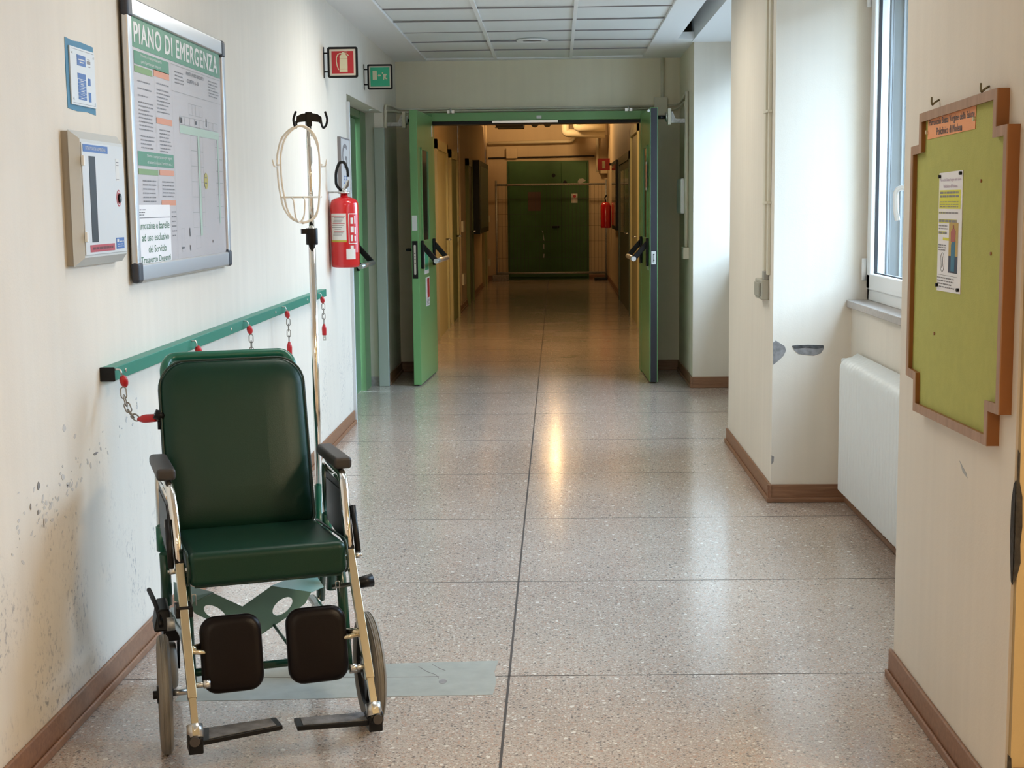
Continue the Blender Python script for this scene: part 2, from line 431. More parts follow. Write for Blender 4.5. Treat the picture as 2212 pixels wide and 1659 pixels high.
class Fr:
    """a flat face: origin, direction to the right, direction up (normal points at the viewer)"""
    def __init__(s, o, x, u=(0, 0, 1)):
        s.o = Vector(o); s.x = Vector(x).normalized(); s.u = Vector(u).normalized(); s.n = s.x.cross(s.u)
    def __call__(s, a, b, n=0): return s.o+s.x*a+s.u*b+s.n*n
def fbox(mb, F, a0, a1, b0, b1, n0, n1):
    return mb.hexa([F(a0,b0,n0),F(a1,b0,n0),F(a1,b1,n0),F(a0,b1,n0),F(a0,b0,n1),F(a1,b0,n1),F(a1,b1,n1),F(a0,b1,n1)])
def fquad(mb, F, a0, a1, b0, b1, n):
    return mb.add([F(a0,b0,n),F(a1,b0,n),F(a1,b1,n),F(a0,b1,n)], [(0,1,2,3)])

def text(name, s, F, a, b, wd, ht, n, mat, parent, bold=0.0, align='L', shear=0, local=False):
    """lettering as a thin mesh fitted into a wd x ht box whose lower left corner is (a,b) on face F"""
    cu = bpy.data.curves.new(name, 'FONT'); cu.body = s; cu.space_character = 1+bold*4; cu.shear = shear; cu.resolution_u = 3
    cu.align_x = 'CENTER' if align == 'C' else 'LEFT'
    to = bpy.data.objects.new(name, cu); C.objects.link(to)
    dg = bpy.context.evaluated_depsgraph_get(); dg.update()
    me = bpy.data.meshes.new_from_object(to.evaluated_get(dg))
    C.objects.unlink(to); bpy.data.objects.remove(to)
    xs = [v.co.x for v in me.vertices]; ys = [v.co.y for v in me.vertices]
    x0, x1, y0, y1 = min(xs), max(xs), min(ys), max(ys)
    off = Vector((0, 0, 0))
    if parent is not None and not local:
        r = parent
        while r.parent: r = r.parent
        off = Vector(r.location)
    pos = [(a+(v.co.x-x0)/(x1-x0)*wd, b+(v.co.y-y0)/(y1-y0)*ht) for v in me.vertices]
    polys = [tuple(p.vertices) for p in me.polygons]; k = len(pos)
    sh = [(0, 0)] if not bold else [(-1, -.5), (-1, .5), (0, 0), (1, -.5), (1, .5)]     # heavier strokes for bold print
    vv = []; ff = []
    for i, (sx, sy) in enumerate(sh):
        d = bold*ht*1.6
        vv += [tuple(F(x+sx*d, y+sy*d, n+.00002*i)-off) for x, y in pos]; ff += [tuple(q+i*k for q in p) for p in polys]
    me = bpy.data.meshes.new(name); me.from_pydata(vv, [], ff); me.update()
    me.materials.append(M[mat])
    o = bpy.data.objects.new(name, me); C.objects.link(o)
    if parent is not None: o.parent = parent
    return o
def lines(mb, F, a0, a1, b1, count, pitch, h, n, ragged=.35, seed=1):
    """blurred small print: one thin bar per line, broken into words"""
    rn = random.Random(seed)
    for i in range(count):
        y = b1-i*pitch; x = a0; end = a1-(a1-a0)*ragged*rn.random()*(1 if i % 3 == 2 else .4)
        while x < end:
            wd = min(rn.uniform(.008, .03), end-x)
            if wd > .003: fquad(mb, F, x, x+wd, y-h, y, n)
            x += wd+.004
    return mb
XL = -1.325          # left wall face
XR = 1.0             # right pier and pillar face
ZC = 2.585           # ceiling
# ================================================================== SETTING
# ---- floor
fl = MB().box(-1.75, 1.75, -4, 27.2, -.12, 0).box(1.75, 3.2, -4, 3.08, -.12, 0)
struct('floor', fl, 'floor')
YJ = [4.155+1.083*k for k in range(-7, 23)]
jm = MB()
jm.box(-.150-.0035, -.150+.0035, -4, 12.0, 0, .0006)
jm.box(-.150-.003, -.150+.003, 12.0, 27, 0, .0006)
for y in YJ:
    if y > 26.8: continue
    x0, x1, sk = XL, (XR if not 4.2 < y < 12 else 1.34), .025
    if y > 12: x0, x1, sk = -1.27, .96, .0
    jm.hexa([(x0, y+sk*x0-.0018, 0), (x1, y+sk*x1-.0018, 0), (x1, y+sk*x1+.0018, 0), (x0, y+sk*x0+.0018, 0),
             (x0, y+sk*x0-.0018, .0006), (x1, y+sk*x1-.0018, .0006), (x1, y+sk*x1+.0018, .0006), (x0, y+sk*x0+.0018, .0006)])
struct('floor_joints', jm, 'joint')
pm = MB().prism([(-1.1, 3.93), (-.79, 3.945), (-.45, 3.972), (-.192, 3.985), (-.186, 4.1), (-.196, 4.19), (-.188, 4.297), (-.5, 4.27), (-.8, 4.235), (-1.1, 4.22)],
                lambda a, b, n: (a, b, n), 0, .0009)
struct('floor_patch', pm, 'patchf')
pm = MB().prism(ellipse(-.345, 4.10, .012, .02, 14), lambda a, b, n: (a, b, n), .0009, .0014)
struct('floor_patch_plug', pm, 'plaster')
# cracks running across the patch and chips beside the joint
cr = MB()
for pts in ([(-.43, 4.24), (-.40, 4.19), (-.37, 4.16), (-.36, 4.13)], [(-.39, 4.26), (-.365, 4.22), (-.345, 4.20)], [(-1.05, 4.14), (-.70, 4.135), (-.42, 4.14), (-.36, 4.145)]):
    cr.tube([(a, b, .0010) for a, b in pts], .0009, 4)
struct('floor_patch_cracks', cr, 'pgrey')

# ---- left wall with the exit recess (Y 9.23 .. 11.15)
lw = MB()
lw.box(XL-.35, XL, -4, 9.23, 0, 3.0)
lw.box(XL-.35, XL, 9.23, 11.02, 2.11, 3.0)
lw.box(XL-.35, XL, 11.15, 12.4, 0, 3.0)
lw.box(XL-.35, XL-.19, 9.23, 11.15, 2.0, 2.11)
lw.box(XL-.35, XL, 11.02, 11.15, 2.11, 3.0)
struct('wall_left', lw, 'wall_left')
jb = MB().box(XL-.19, XL-.066, 11.13, 11.16, .075, 2.11)
struct('trim_1', jb, 'jamb_cream')
jb = MB().box(XL-.066, XL+.012, 11.10, 11.16, 0, 1.995)
struct('trim_2', jb, 'grey_green', bevel=.004)
jb = MB().box(XL-.19, XL-.066, 11.125, 11.16, 0, .075)
struct('trim_3', jb, 'plaster')
jb = MB().box(XL-.05, XL+.020, 9.205, 9.236, 0, 2.06)
struct('trim_4', jb, 'pale_frame', bevel=.003)
# ---- end wall with the doorway
YE = 12.1
ew = MB()
ew.box(-1.5, -1.04, YE, YE+.32, 0, 3.0)
ew.box(.74, 1.4, YE, YE+.32, 0, 3.0)
ew.box(-1.04, .74, YE, YE+.32, 2.13, 3.0); ew.box(-1.5, 1.4, YE+.2, YE+.32, 2.99, 4.0)
struct('wall_end', ew, 'wall_end')
# ---- right side
struct('wall_right_pier', MB().box(XR-.015, 1.62, 3.08, 4.13, 0, 3.0), 'wall')
struct('wall_right_pillar', MB().box(XR, 1.75, 6.66, 8.35, 0, 3.0), 'wall')
struct('wall_right_far', MB().box(1.03, 1.75, 10.9, 12.1, 0, 3.0), 'wall_end')
struct('wall_right_far_face', MB().box(1.031, 1.75, 10.893, 10.9, 0, 2.58), 'wall')
def niche(n, y0, y1):
    struct('wall_under_window_%d' % n, MB().box(1.36, 1.75, y0, y1, 0, .915), 'wall')
    struct('wall_over_window_%d' % n, MB().box(1.43, 1.75, y0, y1, 2.46, 3.0), 'wall')
    sl = MB().box(1.335, 1.60, y0+.002, y1-.002, .915, .948)
    s_ = tag(sl.build('window_sill_%d' % n, 'sill', bevel=.004), kind='structure')
    W = sempty('window_%d' % n, (1.50, (y0+y1)/2, .948))
    f = MB(); a, b, z0, z1 = y0, y1, .948, 2.46
    for p in ((a, b, z0, z0+.055), (a, b, z1-.05, z1), (a, a+.035, z0, z1), (b-.035, b, z0, z1)):
        f.box(1.43, 1.50, p[0], p[1], p[2], p[3])
    fr = f.build('window_frame', 'frame_white', W, bevel=.004)
    w3 = (b-a-.06)/3
    for q, (c, d) in enumerate(((a+.03, a+.03+w3-.002), (a+.03+w3, a+.03+2*w3-.002), (a+.03+2*w3, b-.03))):
        s = MB(); e, g = z0+.05, z1-.045
        for p in ((c, d, e, e+.075), (c, d, g-.07, g), (c, c+.07, e, g), (d-.07, d, e, g)):
            s.box(1.418, 1.485, p[0], p[1], p[2], p[3])
        sash = s.build('sash', 'frame_white', W, bevel=.008)
        gk = MB()
        for p in ((c+.066, d-.066, e+.071, e+.079), (c+.066, d-.066, g-.074, g-.066), (c+.066, c+.074, e+.07, g-.07), (d-.074, d-.066, e+.07, g-.07)):
            gk.box(1.438, 1.452, p[0], p[1], p[2], p[3])
        gk.build('gasket', 'black_matte', sash)
        MB().box(1.448, 1.456, c+.07, d-.07, e+.075, g-.07).build('pane', 'glass', sash)
        hy = b-.028 if q == 2 else a+.028
        hg = MB()
        for hz in (z0+.09, z1-.2):
            hg.cyl((1.408, hy, hz), (1.408, hy, hz+.10), .011, 12)
        if q != 1: hg.build('hinge', 'white', sash)
        if q:
            h = MB(); hy = c+.035
            h.box(1.404, 1.42, hy-.014, hy+.014, 1.385, 1.475)
            h.tube(fillet([(1.41, hy, 1.448), (1.372, hy, 1.450), (1.362, hy+.012, 1.43), (1.366, hy+.020, 1.36), (1.374, hy+.020, 1.32)], .03, 6), .0105, 10)
            h.build('window_handle', 'white', sash, bevel=.002)
niche(1, 4.13, 6.66)
# shutter guide and ribbed outer reveal seen through the glass
ov = MB(); ov.box(1.505, 1.752, 6.645, 6.662, .90, 2.9)
struct('trim_5', ov, 'facade')
ov = MB()
for a, b, d in ((1.508, 1.516, .02), (1.520, 1.524, .012), (1.566, 1.574, .016), (1.592, 1.598, .010), (1.640, 1.648, .012), (1.70, 1.708, .012)): ov.box(a, b, 6.645-d, 6.645, .95, 2.9)
struct('trim_6', ov, 'facade_rib')
niche(2, 8.35, 10.893)
# ---- ochre side passage behind the pier
struct('wall_side_passage', MB().box(XR-.009, 3.3, 3.062, 3.08, 0, 3.0), 'ochre')
struct('wall_right_back', MB().box(3.0, 3.2, -4, 3.08, 0, 3.0), 'wall')
struct('wall_back', MB().box(-1.6, 3.2, -4.1, -4, 0, 3.0), 'wall')
# ---- ceiling: upper slab, plaster border, side beam, tiles
struct('ceiling', MB().box(-1.7, 1.75, -4, 12.45, 2.86, 3.0).box(1.75, 3.2, -4, 3.08, 2.86, 3.0), 'ceiling')
cb = MB()
cb.box(XL, -1.065, -4, 12.1, ZC, ZC+.05)
cb.box(-1.065, .725, 11.97, 12.1, ZC, ZC+.05)
cb.box(.725, .895, 3.0, 12.1, ZC, ZC+.05)
cb.box(.895, 1.03, 10.72, 12.1, ZC, ZC+.05)
cb.box(-1.07, -1.055, -4, 12.0, ZC-.006, ZC+.05)
cb.box(.715, .73, -4, 12.0, ZC-.006, ZC+.05)
cb.box(.725, 3.2, -4, 3.0, ZC, ZC+.05)
struct('ceiling_border', cb, 'ceiling')
struct('ceiling_beam', MB().box(1.012, 1.75, 4.13, 10.9, ZC-.005, 2.9), 'ceiling')
tl = MB(); col = [(-1.055, -.492), (-.478, .122), (.136, .715)]
rn = random.Random(3)
for k in range(27):
    y1 = 11.97-.6*k; y0 = y1-.594
    for a, b in col:
        s = [rn.uniform(-.004, .006) for _ in range(4)]; z = ZC+.010
        tl.hexa([(a+.002, y0, z+s[0]), (b-.002, y0, z+s[1]), (b-.002, y1, z+s[2]), (a+.002, y1, z+s[3]),
                 (a+.002, y0, z+.02), (b-.002, y0, z+.02), (b-.002, y1, z+.02), (a+.002, y1, z+.02)])
struct('ceiling_tiles', tl, 'tile')
tb = MB()
for x in (-.485, .129): tb.box(x-.012, x+.012, -4, 11.97, ZC-.002, ZC+.012)
struct('ceiling_grid', tb, 'tbar')
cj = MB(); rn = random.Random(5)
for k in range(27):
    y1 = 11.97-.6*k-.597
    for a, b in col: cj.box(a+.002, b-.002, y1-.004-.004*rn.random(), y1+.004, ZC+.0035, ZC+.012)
struct('ceiling_joint_shadows', cj, 'pgrey')  # dark strips painted in as the shadow gaps between tile rows
dt = thing('ceiling_vent', 'round white vent set in the ceiling tiles', 'vent', (-.165, 10.73, ZC-.02))
MB().lathe([(.075, .012), (.112, .012), (.118, .004), (.108, -.004), (.078, 0), (.075, .012)], (-.165, 10.73, ZC), 'z', 32).build('rim', 'white', dt)
MB().lathe([(.0, .006), (.078, .006), (.078, .012), (0, .012)], (-.165, 10.73, ZC), 'z', 32).build('grille', 'pgrey', dt)

# ---- skirting
def skirt(name, F, a0, a1, mat='base', h=.085):
    m = MB()
    fbox(m, F, a0, a1, 0, h, 0, .011)
    fbox(m, F, a0, a1, 0, h*.28, .011, .021)
    tag(m.build(name, mat, bevel=.004, seg=2), kind='structure')
skirt('baseboard_left', Fr((XL, 0, 0), (0, 1, 0)), -4, 9.2)
skirt('baseboard_left_far', Fr((XL, 0, 0), (0, 1, 0)), 11.16, 12.1)
skirt('baseboard_end_left', Fr((0, YE, 0), (1, 0, 0)), XL, -1.06)
skirt('baseboard_end_right', Fr((0, YE, 0), (1, 0, 0)), .76, 1.03)
skirt('baseboard_right_far', Fr((1.03, 0, 0), (0, -1, 0)), -12.1, -10.87)
skirt('baseboard_right_face', Fr((0, 10.893, 0), (1, 0, 0)), 1.012, 1.38)
skirt('baseboard_pillar', Fr((XR, 0, 0), (0, -1, 0)), -8.37, -6.64)
skirt('baseboard_pillar_face', Fr((0, 6.66, 0), (1, 0, 0)), XR-.02, 1.36)
skirt('baseboard_window', Fr((1.36, 0, 0), (0, -1, 0)), -6.66, -4.13)
skirt('baseboard_window_far', Fr((1.36, 0, 0), (0, -1, 0)), -10.89, -8.35)
skirt('baseboard_pier', Fr((XR-.015, 0, 0), (0, -1, 0)), -4.15, -3.05)
skirt('baseboard_passage', Fr((0, 3.062, 0), (1, 0, 0)), XR-.006, 3.0, h=.16)
# ---- damage on the plaster
def blot(name, pts, F, n0, n1, mat):
    struct(name, MB().prism(pts, F, n0, n1), mat)
FP = Fr((0, 6.66, 0), (1, 0, 0))
blot('wall_chip', [(1.001, .752), (1.014, .762), (1.030, .752), (1.055, .735), (1.062, .715), (1.050, .690), (1.030, .670), (1.003, .648)], FP, .0, .0015, 'plaster')
blot('wall_hole', [(1.088, .736), (1.11, .741), (1.16, .738), (1.20, .740), (1.232, .736), (1.236, .722), (1.222, .700), (1.19, .690), (1.15, .694), (1.12, .698), (1.100, .715)], FP, .0, .0015, 'plaster')
blot('wall_hole_shadow', [(1.090, .737), (1.16, .741), (1.233, .738), (1.236, .727), (1.20, .722), (1.15, .727), (1.10, .722)], FP, .0015, .0025, 'hole_shade')  # shade under the hole's upper edge, painted as a dark strip
blot('wall_nick', [(1.000, .222), (1.012, .215), (1.010, .190), (1.0, .178)], FP, .0, .0015, 'plaster')
FQ = Fr((0, 3.062, 0), (1, 0, 0))
blot('wall_scrape', [(.9845, .868), (.989, .86), (.990, .80), (.997, .765), (.999, .70), (.996, .66), (.998, .62), (.990, .585), (.9845, .575)], FQ, .0, .002, 'black_scrape')
FQ2 = Fr((XR-.015, 0, 0), (0, -1, 0))
blot('wall_scrape_side', [(-3.066, .80), (-3.078, .79), (-3.090, .75), (-3.092, .68), (-3.085, .62), (-3.076, .575), (-3.066, .57)], FQ2, .0, .002, 'black_scrape')
blot('wall_scrape_low', [(.984, .19), (.992, .18), (.996, .10), (.99, .02), (.984, .02)], FQ, .0, .002, 'black_scrape')
blot('wall_mark', [(-3.50, .765), (-3.44, .745), (-3.43, .735), (-3.47, .742)], FQ2, .0, .0006, 'plight')
# peeled paint along the left wall
FL = Fr((XL, 0, 0), (0, 1, 0))
pk = MB(); rn = random.Random(11)
for i in range(90):
    y = rn.uniform(3.35, 4.45) if i % 2 else rn.uniform(3.4, 3.9); base = .60+(y-3.4)*.16; z = base+rn.gauss(0, .03 if i % 2 else .055)
    a = rn.uniform(.002, .012)*(1.3 if rn.random() < .2 else 1); b = a*rn.uniform(.25, .7)
    th = rn.uniform(-.9, .9)
    q = [(y+a*math.cos(t)*rn.uniform(.5, 1.2)*math.cos(th)-b*math.sin(t)*math.sin(th), z+a*math.cos(t)*math.sin(th)+b*math.sin(t)*math.cos(th)*rn.uniform(.6, 1.3)) for t in [2*PI*k/7 for k in range(7)]]
    pk.prism(q, FL, 0, .0008)
struct('wall_left_flaked_paint', pk, 'flake')
pk = MB()
for y, z, a, b in ((3.56, .70, .010, .011), (3.55, .635, .009, .006), (3.50, .66, .005, .010), (4.02, .705, .020, .004), (3.585, .60, .004, .012)):
    q = [(y+a*math.cos(t)*rn.uniform(.6, 1.2), z+b*math.sin(t)*rn.uniform(.6, 1.2)) for t in [2*PI*k/9 for k in range(9)]]
    pk.prism(q, FL, .0008, .0014)
struct('wall_left_chipped_plaster', pk, 'plaster')

# ---- outdoors beyond the windows
struct('ground', MB().box(1.8, 30, -10, 40, -3.2, -3.0), 'ground')
struct('wall_sky_blocker', MB().box(14, 20, -14, 12, -3, 6), 'ground')  # unseen block added to keep low sky light off the windows

# ================================================================== DOORS
YF = 12.0
dfm = MB()
dfm.box(-1.09, -1.02, YF-.02, YE+.1, 0, 2.155); dfm.box(.70, .79, YF-.02, YE+.1, 0, 2.155); dfm.box(-1.02, .70, YF-.02, YE+.1, 2.088, 2.155)
F1 = tag(dfm.build('door_frame_1', 'green_door', bevel=.004), kind='structure')
MB().box(-1.02, .70, YF+.03, YE+.12, 2.062, 2.088).build('seal', 'black', F1)
MB().box(-.52, .02, YF-.03, YF+.01, 2.068, 2.086).build('closer_rail', 'steel', F1)
MB().box(-.155, -.115, YF-.026, YF-.02, 2.10, 2.125).build('sticker', 'pwhite', F1)
hg = MB()
for x in (-.86, .60): hg.box(x-.03, x+.03, YF-.035, YF-.02, 2.15, 2.175); hg.cyl((x, YF-.04, 2.15), (x, YF-.04, 2.19), .008)
hg.build('hinge_bracket', 'steel', F1)

def push_bar(parent, F, s0, s1, z, n=0):
    """F: face of the leaf; bar runs from s0 to s1 at height z"""
    b = MB()
    for s in (s0, s1):
        fbox(b, F, s-.022, s+.022, z-.11, z+.11, n, n+.022)
        b.hexa([F(s-.013, z+.09, n+.02), F(s+.013, z+.09, n+.02), F(s+.013, z+.03, n+.02), F(s-.013, z+.03, n+.02),
                F(s-.013, z-.03, n+.125), F(s+.013, z-.03, n+.125), F(s+.013, z-.075, n+.11), F(s-.013, z-.075, n+.11)])
    pb = b.build('push_bar', 'black', parent, bevel=.006)
    MB().tube([F(s0-.02, z-.05, n+.117), F(s1+.02, z-.05, n+.117)], .019, 14).build('grip', 'alu', pb)
    return pb
# left exit door in the recess
D1 = sempty('door_1', (XL-.17, 10.1, 0))
XD = XL-.165
MB().box(XD-.05, XD, 9.30, 10.80, .01, 2.045).build('door_leaf', 'green_exit', D1, bevel=.003)
f = MB(); f.box(XD-.06, XD+.035, 10.83, 11.12, 0, 2.105); f.box(XD-.06, XD+.03, 9.23, 10.83, 2.05, 2.105); f.box(XD-.06, XD+.02, 9.235, 9.30, 0, 2.05)
f.build('door_frame', 'green_frame', D1, bevel=.003)
FD1 = Fr((XD, 9.3, 0), (0, 1, 0))
push_bar(D1, FD1, .75, 1.42, 1.03)
m = MB(); fbox(m, FD1, .96, 1.16, 1.945, 2.0, 0, .003); m.build('door_number', 'pwhite', D1)
no = MB(); fbox(no, FD1, .62, .98, 1.50, 1.80, 0, .003); NO = no.build('notice', 'pwhite', D1)
m = MB(); fbox(m, FD1, .66, .94, 1.53, 1.77, .003, .004); m.build('print', 'pred', NO)
no = MB(); fbox(no, FD1, .62, .90, 1.42, 1.49, 0, .003); NO = no.build('notice', 'pwhite', D1)
m = lines(MB(), FD1, .64, .89, 1.485, 5, .013, .005, .004); m.build('print', 'pblue', NO)

# double door leaves, folded back towards the camera
def leaf(name, xh0, xh1, xn0, xn1, y0, y1, left):
    """hinge end at y1 (xh0..xh1), free end at y0 (xn0..xn1)"""
    D = sempty(name, ((xh0+xh1)/2, y1, 0))
    zt = 2.125
    MB().hexa([(xn0, y0, .012), (xn1, y0, .012), (xh1, y1, .012), (xh0, y1, .012), (xn0, y0, zt), (xn1, y0, zt), (xh1, y1, zt), (xh0, y1, zt)]).build('door_leaf', 'green_door', D, bevel=.003)
    return D
D2 = leaf('door_2', -1.075, -1.015, -1.117, -1.058, 11.09, 11.99, True)
F2 = Fr((-1.058, 11.09, 0), (.043, .90, 0))
g = MB()
for p in ((.16, .56, 1.83, 1.85), (.16, .56, 1.11, 1.13), (.16, .185, 1.11, 1.85), (.535, .56, 1.11, 1.85)): fbox(g, F2, *p, 0, .012)
gl = g.build('glazing_bead', 'green_door', D2, bevel=.002)
m = MB(); fbox(m, F2, .185, .535, 1.13, 1.83, 0, .004); m.build('glass', 'dark_glass', gl)
push_bar(D2, F2, .12, .80, 1.02)
m = MB(); fbox(m, F2, .28, .52, .86, 1.06, 0, .002); no = m.build('notice', 'pwhite', D2)
m = MB(); fbox(m, F2, .30, .50, .89, 1.03, .002, .003); m.build('print', 'signgreen', no)
m = MB(); fbox(m, F2, .33, .55, .60, .83, 0, .002); no = m.build('notice', 'pwhite', D2)
m = MB(); fbox(m, F2, .41, .53, .665, .82, .002, .003); m.build('print', 'pred', no)
lines(MB(), F2, .35, .54, .65, 4, .011, .004, .003).build('small_print', 'pgrey', no)
FE = Fr((-1.117, 11.09, 0), (1, 0, 0))
m = MB(); fbox(m, FE, .006, .048, .84, 1.13, 0, .002); lp = m.build('lock_plate', 'black', D2)
m = MB(); m.prism(rrect(.018, .034, .87, 1.10, .007), FE, .002, .004); m.build('latch', 'steel', lp)
m = MB()
for z in (.955, .985, 1.005, 1.03): fbox(m, FE, .022, .030, z, z+.008, .004, .006)
m.build('bolt', 'black', lp)
m = MB(); fbox(m, FE, .008, .048, 1.21, 1.325, 0, .002); m.build('label_plate', 'pwhite', D2)
m = MB(); m.tube([(-1.117, 11.16, 1.06), (-1.165, 11.16, 1.06)], .010, 10); m.tube([(-1.16, 11.16, 1.06), (-1.16, 11.28, 1.06)], .009, 10)
m.build('door_handle', 'black', D2)
m = MB(); m.box(-1.06, -1.012, 11.93, 11.999, 1.96, 2.05); m.build('hinge', 'steel', D2)

D3 = leaf('door_3', .705, .775, .722, .785, 11.16, 11.99, False)
F3 = Fr((.705, 11.99, 0), (.017, -.83, 0))
g = MB()
for p in ((.28, .66, 1.83, 1.85), (.28, .66, 1.11, 1.13), (.28, .305, 1.11, 1.85), (.635, .66, 1.11, 1.85)): fbox(g, F3, *p, 0, .012)
gl = g.build('glazing_bead', 'green_door', D3, bevel=.002)
m = MB(); fbox(m, F3, .305, .635, 1.13, 1.83, 0, .004); m.build('glass', 'dark_glass', gl)
push_bar(D3, F3, .10, .72, 1.02)
m = MB(); fbox(m, F3, .60, .72, 1.50, 1.72, .012, .014); no = m.build('notice', 'pwhite', D3)
m = MB(); fbox(m, F3, .62, .70, 1.52, 1.70, .014, .015); m.build('print', 'porange', no)
m = MB(); fbox(m, F3, .60, .72, .88, 1.02, 0, .002); m.build('notice', 'pmint', D3)
FE = Fr((.722, 11.16, 0), (1, 0, 0))
m = MB(); fbox(m, FE, .007, .056, .013, 2.12, 0, .004); sl = m.build('edge_seal', 'seal', D3)
m = MB(); fbox(m, FE, .012, .046, .93, 1.03, .004, .006); kp = m.build('strike_plate', 'pwhite', sl)
m = MB(); fbox(m, FE, .024, .028, .945, 1.01, .006, .007); fbox(m, FE, .028, .036, 1.004, 1.01, .006, .007); fbox(m, FE, .028, .036, .96, .965, .006, .007); m.build('slot', 'black', D3)
MB().lathe([(0, -.006), (.010, -.006), (.012, 0), (0, .002)], (.712, 11.15, 2.10), 'y', 12).build('screw_cap', 'white', D3)

# door holders: bracket, magnet
def holder(name, label, x0, x1, y):
    t = thing(name, label, 'door holder', (x0, y, 2.06))
    s = 1 if x1 > x0 else -1
    b = MB(); b.box(x0, x0+s*.135, y-.03, y+.03, 2.015, 2.045); b.hexa([(x0+s*.10, y-.03, 2.045), (x0+s*.135, y-.03, 2.045), (x0+s*.135, y+.03, 2.045), (x0+s*.10, y+.03, 2.045), (x0+s*.125, y-.03, 2.10), (x0+s*.135, y-.03, 2.10), (x0+s*.135, y+.03, 2.10), (x0+s*.125, y+.03, 2.10)])
    b.build('bracket', 'galv', t)
    MB().box(x0+s*.135, x0+s*.162, y-.045, y+.045, 2.0, 2.125).build('magnet_housing', 'offwhite', t, bevel=.004)
    MB().cyl((x0+s*.162, y, 2.06), (x0+s*.178, y, 2.06), .036, 20).build('magnet', 'steel', t)
    MB().cyl((x0+s*.178, y, 2.06), (x1, y, 2.06), .014, 12).build('armature', 'black', t)
holder('door_holder', 'magnetic door holder on a mottled bracket left of the green doorway', XL, -1.09, 11.32)
holder('door_holder', 'magnetic door holder on a mottled bracket right of the green doorway', 1.03, .782, 11.32)

# ================================================================== CABLES AND BOXES
def cable(name, label, paths, r, mat='offwhite', cat='cable duct', group=None):
    m = MB()
    for p in paths: m.tube(fillet(p, .05, 5), r, 8)
    return tag(m.build(name, mat), label, cat, group)
ye = YE-.012
cable('cable_conduit', 'thin cream cable conduit running along the top of the green doorway',
      [[(XL+.012, 11.20, 2.0), (XL+.012, 11.22, 2.17), (XL+.02, 11.6, 2.19), (XL+.03, 12.0, 2.19), (-1.1, ye, 2.195), (.83, ye, 2.195)],
       [(XL+.012, 11.24, 2.0), (XL+.012, 11.26, 2.13), (XL+.02, 11.7, 2.155), (XL+.03, ye-.02, 2.17), (-1.1, ye, 2.175), (.83, ye, 2.175)]], .009)
cable('cable_conduit', 'cream conduit dropping from the ceiling to the box beside the doorway', [[(.885, ye-.002, 2.26), (.885, ye-.002, ZC)]], .014)
jb = thing('junction_box', 'square cream junction box above the right door leaf', 'electrical box', (.865, YE, 2.19))
MB().box(.815, .925, YE-.055, YE, 2.10, 2.265).build('body', 'offwhite', jb, bevel=.006)
cable('cable_conduit', 'double cream cable bending from the box to the vertical conduit',
      [[(.925, ye, 2.20), (.98, ye-.01, 2.20), (1.015, ye-.15, 2.205), (1.018, 11.4, 2.25)], [(.925, ye, 2.16), (.99, ye-.01, 2.165), (1.015, ye-.2, 2.17), (1.018, 11.5, 2.19), (1.018, 11.42, 2.05)]], .009)
cable('cable_conduit', 'tall cream conduit down the green-shaded wall right of the doorway', [[(1.014, 11.28, 1.04), (1.014, 11.28, 2.25)], [(1.014, 11.34, 1.06), (1.014, 11.34, 2.10)]], .014)
t = thing('electrical_box', 'white rounded box fixed to the wall beside the tall conduit', 'electrical box', (1.03, 11.6, 1.46))
MB().box(.975, 1.03, 11.36, 11.72, 1.315, 1.59).build('cover', 'white', t, bevel=.014)
MB().box(.985, 1.03, 11.72, 11.86, 1.34, 1.57).build('side_panel', 'grey_green', t, bevel=.01)
t = thing('switch_box', 'small cream switch box at the foot of the tall conduit', 'electrical box', (1.03, 11.3, 1.0))
MB().box(.985, 1.03, 11.22, 11.38, .965, 1.055).build('body', 'offwhite', t, bevel=.004)
# pillar trunking and switch
m = MB(); m.box(XR-.018, XR, 6.84, 6.885, 1.06, ZC); m.box(XR-.014, XR, 6.76, 6.80, 1.06, ZC)
for z in (1.39, 1.81): m.box(XR-.022, XR, 6.75, 6.895, z, z+.012)
tag(m.build('cable_trunking', 'offwhite', bevel=.002), 'pair of cream cable trunkings running down the right pillar edge', 'cable duct')
t = thing('light_switch', 'grey surface socket box at the lower end of the pillar trunking', 'socket', (XR, 6.87, 1.0))
MB().box(XR-.035, XR, 6.79, 7.02, .94, 1.035).build('body', plain('grey_beige_plastic', (.42, .40, .33), .5), t, bevel=.006)
MB().box(XR-.045, XR-.035, 6.83, 6.98, .955, 1.02).build('cover', plain('grey_beige_lid', (.36, .35, .29), .5), t, bevel=.004)
MB().box(XR-.024, XR, 6.80, 6.86, 1.035, 1.075).build('gland', plain('grey_gland', (.33, .32, .29), .5), t, bevel=.003)

